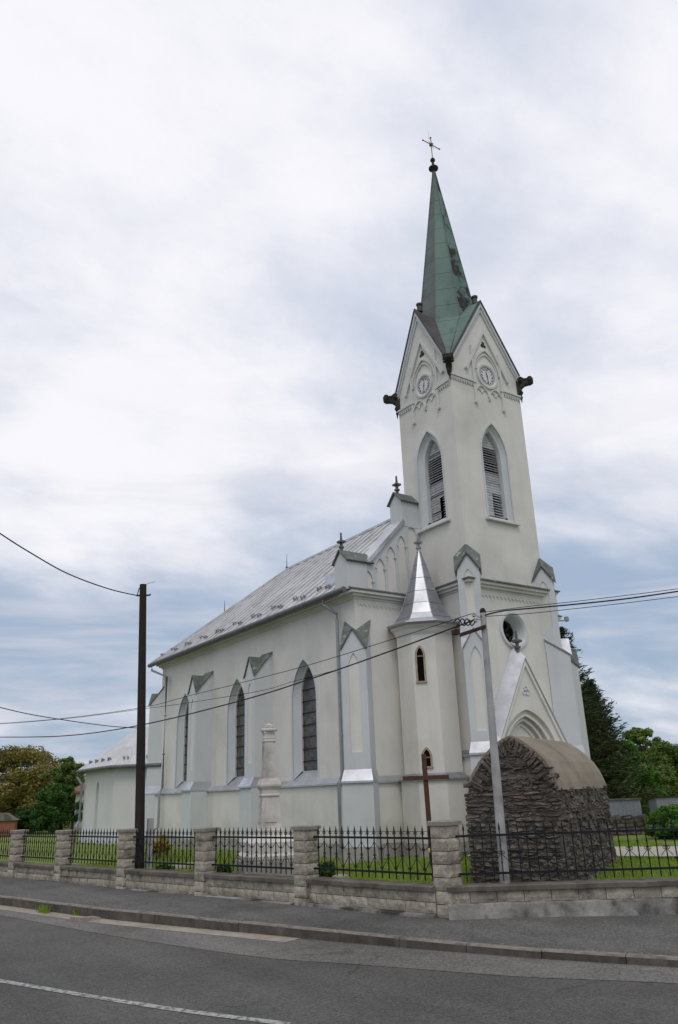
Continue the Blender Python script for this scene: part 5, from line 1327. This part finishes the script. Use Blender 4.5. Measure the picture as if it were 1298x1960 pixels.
def broadleaf(name, px, dist, py_top, width, mat, label, n=9000, leaf=.16, trunk=.16, zb=0., cat='tree', group='trees and bushes behind the churchyard', py_bot=None, seed=0, sparse=1., blobs_n=22):
    rs = np.random.default_rng(seed+50); c = at(px, dist, py_top); top = c.z; w = width/F_PX*dist
    o = thing(name, (c.x, c.y, zb-.1), label, cat, group)
    bot = zb+(.12 if py_bot is None else 0)
    if py_bot: bot = at(px, dist, py_bot).z
    B = []
    hh = top-bot; nb_ = int(blobs_n*2.4)
    for i in range(nb_):
        t = rs.uniform(.05, .97); rad = (w/2)*math.sin(math.pi*min(1, .24+.70*t))**.75; a = rs.uniform(0, 2*math.pi); rr_ = rad*math.sqrt(rs.uniform(.04, .95))
        s = w*rs.uniform(.065, .135)
        B.append((c.x+rr_*math.cos(a), c.y+rr_*math.sin(a), bot+hh*t-s*.5, s, s, min(s*rs.uniform(.5, .9), hh*.16)))
    B.append((c.x, c.y, bot+hh*.42, w*.24, w*.24, hh*.30))
    m = MB(); m.tube([(c.x, c.y, zb-.6), (c.x+.03*w, c.y, zb+hh*.3), (c.x-.02*w, c.y, bot+hh*.6)], [trunk, trunk*.75, trunk*.35], 8)
    for b in B[:24]: m.tube([(c.x, c.y, bot+hh*.2), (c.x*.5+b[0]*.5, c.y*.5+b[1]*.5, (bot+hh*.2+b[2])*.5+.1), b[:3]], [trunk*.5, trunk*.3, .012], 5)
    m.build('trunk', bark, o); leafcloud('crown', B, int(n*2.6), leaf*.62, mat, o)
    return o
def spruce(px, dist, py_top, width_m, label, seed, zb=-.2, low=.0):
    rs = np.random.default_rng(seed); c = at(px, dist, py_top); top = c.z; h = top-zb
    o = thing('spruce_tree', (c.x, c.y, zb), label, 'tree', 'trees and bushes behind the churchyard')
    m = MB(); m.tube([(c.x, c.y, zb-.3), (c.x, c.y, top-.2)], [.22, .02], 8); T = []
    nl = 46
    for i in range(nl):
        t = (i+.3)/nl; z = zb+h*(.04+.95*t); Lb = width_m/2*(1-t)**.8*rs.uniform(.75, 1.15)+.10
        nb = 9 if t < .8 else 6
        for j in range(nb):
            a = 2*math.pi*(j+rs.uniform(-.3, .3))/nb+i*.7; L_ = Lb*rs.uniform(.65, 1.2); dirv = np.array((math.cos(a), math.sin(a), 0)); n = int(14+46*L_/(width_m/2))
            s = rs.uniform(.08, 1, n); droop = -.30*L_*np.sin(s*2.0)+.34*L_*s**2.6
            P = np.array((c.x, c.y, z))+dirv*(s*L_)[:, None]; P[:, 2] += droop; P += rs.normal(size=(n, 3))*.05
            side = rs.normal(size=(n, 3))*np.array((.5, .5, .35))+dirv*.9+np.array((0, 0, .12)); side /= np.linalg.norm(side, axis=1)[:, None]
            ln = (.10+.13*rs.uniform(0, 1, n))[:, None]; wv = np.cross(side, rs.normal(size=(n, 3))); wv /= np.linalg.norm(wv, axis=1)[:, None]; wd = .026
            T.append(np.stack([P-side*ln*.5-wv*wd*.3, P+wv*wd, P+side*ln, P-wv*wd], 1))
            if j % 3 == 0: m.tube([(c.x, c.y, z), tuple(np.array((c.x, c.y, z-.22*L_))+dirv*L_*.6), tuple(np.array((c.x, c.y, z+.02*L_))+dirv*L_*.95)], [.03*(1-t)+.008, .014, .004], 4)
    tt = np.linspace(0, 1, 40); P = np.array((c.x, c.y, top))-np.array((0, 0, 1))*(tt*.6)[:, None]; 
    m.build('trunk', bark, o); quickmesh('foliage', np.concatenate(T), spruce_m, o); return o
spruce(1072, 34, 1196, 5.2, 'tall dark spruce rising directly behind the tower buttress', 21)
spruce(1128, 36, 1298, 4.0, 'shorter dark spruce leaning out right of the tall spruce', 22)
broadleaf('broadleaf_tree', 1188, 40, 1412, 120, bright_m, 'fresh bright green tree standing just right of the spruces', 14000, .11, seed=1, py_bot=1550)
broadleaf('broadleaf_tree', 1152, 39, 1446, 105, bright_m, 'bright green young tree tucked against the foot of the spruces', 9000, .11, seed=31, py_bot=1555)
broadleaf('broadleaf_tree', 1230, 52, 1388, 120, mid_m, 'loose olive green tree behind the bright green one', 9000, .14, seed=2, py_bot=1550, sparse=.8)
broadleaf('broadleaf_tree', 1285, 50, 1408, 150, mid_m, 'olive green tree at the right edge of the photo', 11000, .14, seed=3, py_bot=1550)
broadleaf('bush', 1245, 42, 1462, 130, mid_m, 'rounded dull green bush above the metal sheds', 9000, .10, cat='bush', seed=4, py_bot=1545)
broadleaf('bush', 1150, 40, 1480, 120, darkg_m, 'dark green bush under the spruces', 9000, .10, cat='bush', seed=14, py_bot=1560)
broadleaf('shrub', 1290, 23.5, 1536, 118, bright_m, 'dense rounded green shrub at the end of the old stone wall', 12000, .05, cat='shrub', seed=5, py_bot=1605, trunk=.05)
broadleaf('broadleaf_tree', 52, 58, 1424, 235, brown_m, 'wide bronze leaved tree at the left edge', 17000, .15, seed=6, py_bot=1572, sparse=.85, blobs_n=40)
broadleaf('broadleaf_tree', 126, 52, 1442, 80, mid_m, 'narrow mid green tree between the bronze tree and the church', 7000, .13, seed=7, py_bot=1560)
broadleaf('bush', 112, 46, 1500, 95, darkg_m, 'dark green bush before the cream house', 9000, .11, cat='bush', seed=8, py_bot=1592)
broadleaf('bush', 45, 48, 1540, 70, darkg_m, 'low dark green bush beside the brick shed', 6000, .11, cat='bush', seed=9, py_bot=1592)
broadleaf('bush', 10, 50, 1570, 60, darkg_m, 'low dark hedge bush in front of the brick shed at far left', 5000, .10, cat='bush', seed=10, py_bot=1596)
# distant belt of trees as one mass
fb = []
for i in range(150):
    a = R(-20+100*i/150); d = 170+20*math.sin(i*1.7); h = 3.2+1.6*abs(math.sin(i*2.3)); fb.append((d*math.sin(a), d*math.cos(a), h*.45, 3.2, 3.2, h*.62))
o = leafcloud('distant_wood', fb, 26000, .55, darkg_m, None); tag(o, 'distant belt of dark green trees along the horizon', 'wood', kind='stuff')
# garden plants in the churchyard
def plant(name, px, py, wpx, hpx, mat, label, n=700, leaf=.05, seed=0):
    d = ray(px, py); k = (-.03-EYE)/d.z; c = Vector((d.x*k, d.y*k, -.03)); c.z = yard_z(c.x, c.y)-.02; dist = c.length; w = wpx/F_PX*dist; h = hpx/F_PX*dist; rs = np.random.default_rng(seed+99)
    o = thing(name, tuple(c), label, 'plant', 'plants in the churchyard bed')
    B = [(c.x+rs.uniform(-.32, .32)*w, c.y+rs.uniform(-.3, .3)*w*.6, c.z+h*rs.uniform(.3, .75), w*.20, w*.20, h*.28) for i in range(9)]
    leafcloud('foliage', B, n, leaf, mat, o)
    m = MB()
    for b in B: m.tube([(c.x, c.y, -.1), b[:3]], [.012, .006], 4)
    m.build('stem', bark, o)
plant('shrub', 303, 1640, 40, 38, yellow_m, 'golden yellow shrub beside the tarred pole', 1500, .05, 1)
plant('leafy_plant', 424, 1668, 36, 28, plant_m, 'low green plant left of the memorial column', 900, .05, 2)
plant('leafy_plant', 626, 1668, 36, 30, plant_m, 'low green plant right of the memorial column by the second pillar', 900, .06, 3)
plant('leafy_plant', 318, 1655, 34, 16, plant_m, 'pale green ground plant under the golden shrub', 600, .04, 4)
for i, (px, py, s, lb) in enumerate(((345, 1652, .17, 'grey garden stone below the golden shrub'), (652, 1668, .13, 'pale garden stone beside the green plant'), (365, 1650, .14, 'smaller grey garden stone right of the golden shrub'))):
    d = ray(px, py); k = (-.03-EYE)/d.z; c = Vector((d.x*k, d.y*k, -.02)); c.z = yard_z(c.x, c.y); m = MB()
    n = 8; rs = random.Random(i); rings = []
    for r_, z_ in ((1, -.3), (1.1, .1), (.9, .45), (.4, .65)): rings.append([(c.x+s*r_*math.cos(a*.785)*rs.uniform(.85, 1.2)*1.4, c.y+s*r_*math.sin(a*.785)*rs.uniform(.85, 1.2), c.z+s*z_) for a in range(n)])
    for a, b in zip(rings[:-1], rings[1:]): m.loft(a, b)
    m.face(rings[-1]); tag(m.build('rock', rock), lb, 'rock', 'stones in the churchyard bed')
# weeds and a broken slab at the kerb
for i, (px, py, wpx, hpx, lb) in enumerate(((84, 1747, 34, 15, 'grassy weeds in the gutter at the kerb, left of the broken slab'), (146, 1752, 22, 14, 'small tuft of weeds behind the broken slab at the kerb'))):
    d = ray(px, py); k = (ROADZ-EYE)/d.z; c = Vector((d.x*k, d.y*k, ROADZ)); w = wpx/F_PX*c.length; n = 260
    P = np.stack([c.x+rng.normal(0, .10, n)*w, c.y+rng.normal(0, .36, n)*w, np.full(n, ROADZ)], 1); h = rng.uniform(.05, .17, n); a = rng.uniform(0, 6.28, n)
    dx = np.stack([np.cos(a), np.sin(a), 0*a], 1)*.006; tip = P+np.stack([rng.normal(0, .04, n), rng.normal(0, .04, n), h], 1)
    tag(quickmesh('weeds', np.stack([P-dx, P+dx, tip], 1), grass_m), lb, 'weeds', 'weeds along the kerb')
for (px, py, s, lb) in ((155, 1759, 1., 'longer broken concrete slab lying in the gutter by the kerb'), (177, 1758, .5, 'short broken piece of concrete beside the longer slab')):
    d = ray(px, py); k = (ROADZ+.03-EYE)/d.z; c = Vector((d.x*k, d.y*k, 0)); t = Vector((-.27, .96, 0)); nrm = Vector((.96, .27, 0)); m = MB()
    A = [c+t*(-.20*s)+nrm*-.10, c+t*.19*s+nrm*-.11, c+t*.22*s+nrm*.08, c+t*-.22*s+nrm*.10]
    m.prism([(p.x, p.y, ROADZ+.005) for p in A], [(p.x, p.y, ROADZ+.075-.01*i) for i, p in enumerate(A)]); tag(m.build('broken_slab', gutter_m), lb, 'slab', 'broken concrete at the kerb')

# ================================================================== BACKGROUND BUILDINGS
w0, w1 = Vector((17.6, 17.2, 0)), Vector((23.6, 13.0, 0)); wu = (w1-w0).normalized(); wn = Vector((-wu.y, wu.x, 0))
ow = thing('stone_wall', tuple(w0.lerp(w1, .5)), 'old crumbling stone wall across the far lawn right of the grotto', 'wall')
fr = Fr(w0, wu, -wn); m = MB(); L_ = (w1-w0).length; rr = random.Random(8); zz = -.1
while zz < .52:
    h = rr.uniform(.08, .15); u = 0
    while u < L_:
        w = rr.uniform(.14, .4); 
        if zz < .42 or rr.random() < .6: stone(m, fr, u, u+w, zz, zz+h, 0, rr.uniform(.01, .05), rr)
        u += w+.012
    zz += h+.012
m.build('rubble_face', rubble, ow)
m = MB(); fr.box(m, 0, L_, -.2, .46, -.35, -.004); m.build('core', rubble_mortar, ow)
def shed(px, dist, ytop, wpx, label, roofm):
    c = at(px, dist, ytop); w = wpx/F_PX*dist; u = Vector((.80, -.60, 0)); n_ = Vector((-.60, -.80, 0)); fr = Fr((c.x, c.y, 0), u, n_); top = c.z
    o = thing('shed', (c.x, c.y, 0), label, 'shed'); m = MB()
    k = int(w/.06)
    pts = []
    for i in range(k+1): pts.append((-w/2+w*i/k, .012*(i % 2)))
    m.loft([fr.p(u_, -.3, d) for u_, d in pts], [fr.p(u_, top-.05, d) for u_, d in pts], close=False)
    m.face([fr.p(-w/2, -.3, 0), fr.p(-w/2, top-.05, 0), fr.p(-w/2, top-.12, -.8), fr.p(-w/2, -.3, -.8)]); m.face([fr.p(w/2, -.3, 0), fr.p(w/2, top-.05, 0), fr.p(w/2, top-.12, -.8), fr.p(w/2, -.3, -.8)]); m.face([fr.p(-w/2, -.3, -.8), fr.p(w/2, -.3, -.8), fr.p(w/2, top-.12, -.8), fr.p(-w/2, top-.12, -.8)])
    m.build('wall', shed_m, o)
    m = MB(); m.prism([fr.p(-w/2-.04, top-.05, .06), fr.p(w/2+.04, top-.05, .06), fr.p(w/2+.04, top-.12, -.86), fr.p(-w/2-.04, top-.12, -.86)], [fr.p(-w/2-.04, top, .06), fr.p(w/2+.04, top, .06), fr.p(w/2+.04, top-.07, -.86), fr.p(-w/2-.04, top-.07, -.86)]); m.build('roof', roofm, o)
    return o
shed(1194, 27, 1528, 54, 'grey sheet metal shed with flat pale roof behind the old stone wall', coping)
shed(1286, 30, 1523, 54, 'sheet metal shed with rusty roof at the right edge above the shrub', rust)
# cream house and white annexe behind the sacristy
c0 = at(141, 47, 1590); c0.z = 0
hs = thing('house', tuple(c0), 'cream gabled house glimpsed left of the church sacristy', 'house'); 
fr = Fr(c0, (.87, -.49, 0), (-.49, -.87, 0)); m = MB(); pg = [(-.16, -.2), (2.1, -.2), (2.1, 1.1), (.95, 2.25), (-.16, 1.08)]
fr.solid(m, pg, -6, 0); m.build('wall', cream, hs)
m = MB(); fr.solid(m, [(-.28, .93), (.95, 2.24), (.95, 2.34), (-.30, 1.03)], -6.1, .15); m.build('roof', tile, hs)
m = MB(); c1 = at(158, 46, 1500); fr = Fr((c1.x, c1.y, 0), (.87, -.49, 0), (-.49, -.87, 0)); an = thing('annexe', (c1.x, c1.y, 0), 'white annexe with brown tiled roof right behind the sacristy downpipe', 'house')
top = at(158, 46, 1517).z; fr.box(m, -.30, 3, -.2, top, -4, 0); m.build('wall', plaster, an)
m = MB(); t2 = at(158, 46, 1500).z; m.prism([fr.p(-.66, top-.02, .25), fr.p(3, top-.02, .25), fr.p(3, top+.08, .25), fr.p(-.66, top+.06, .25)], [fr.p(-.2, t2, -1.6), fr.p(3, t2, -1.6), fr.p(3, t2+.1, -1.6), fr.p(-.2, t2+.1, -1.6)]); m.build('roof', tile, an)
c2 = at(-6, 44, 1590); bs = thing('brick_shed', (c2.x, c2.y, 0), 'small red brick shed with low grey roof at the far left', 'shed'); fr = Fr((c2.x, c2.y, 0), (.95, -.3, 0), (-.3, -.95, 0))
m = MB(); t3 = at(10, 44, 1571).z; fr.box(m, -1.2, .78, -.3, t3, -1.6, 0); m.build('wall', brick_m, bs)
m = MB(); t4 = at(0, 44, 1557).z; fr.solid(m, [(-1.4, t3), (.86, t3), (.3, t4), (-1.2, t4+.05)], -1.8, .1); m.build('roof', coping, bs)
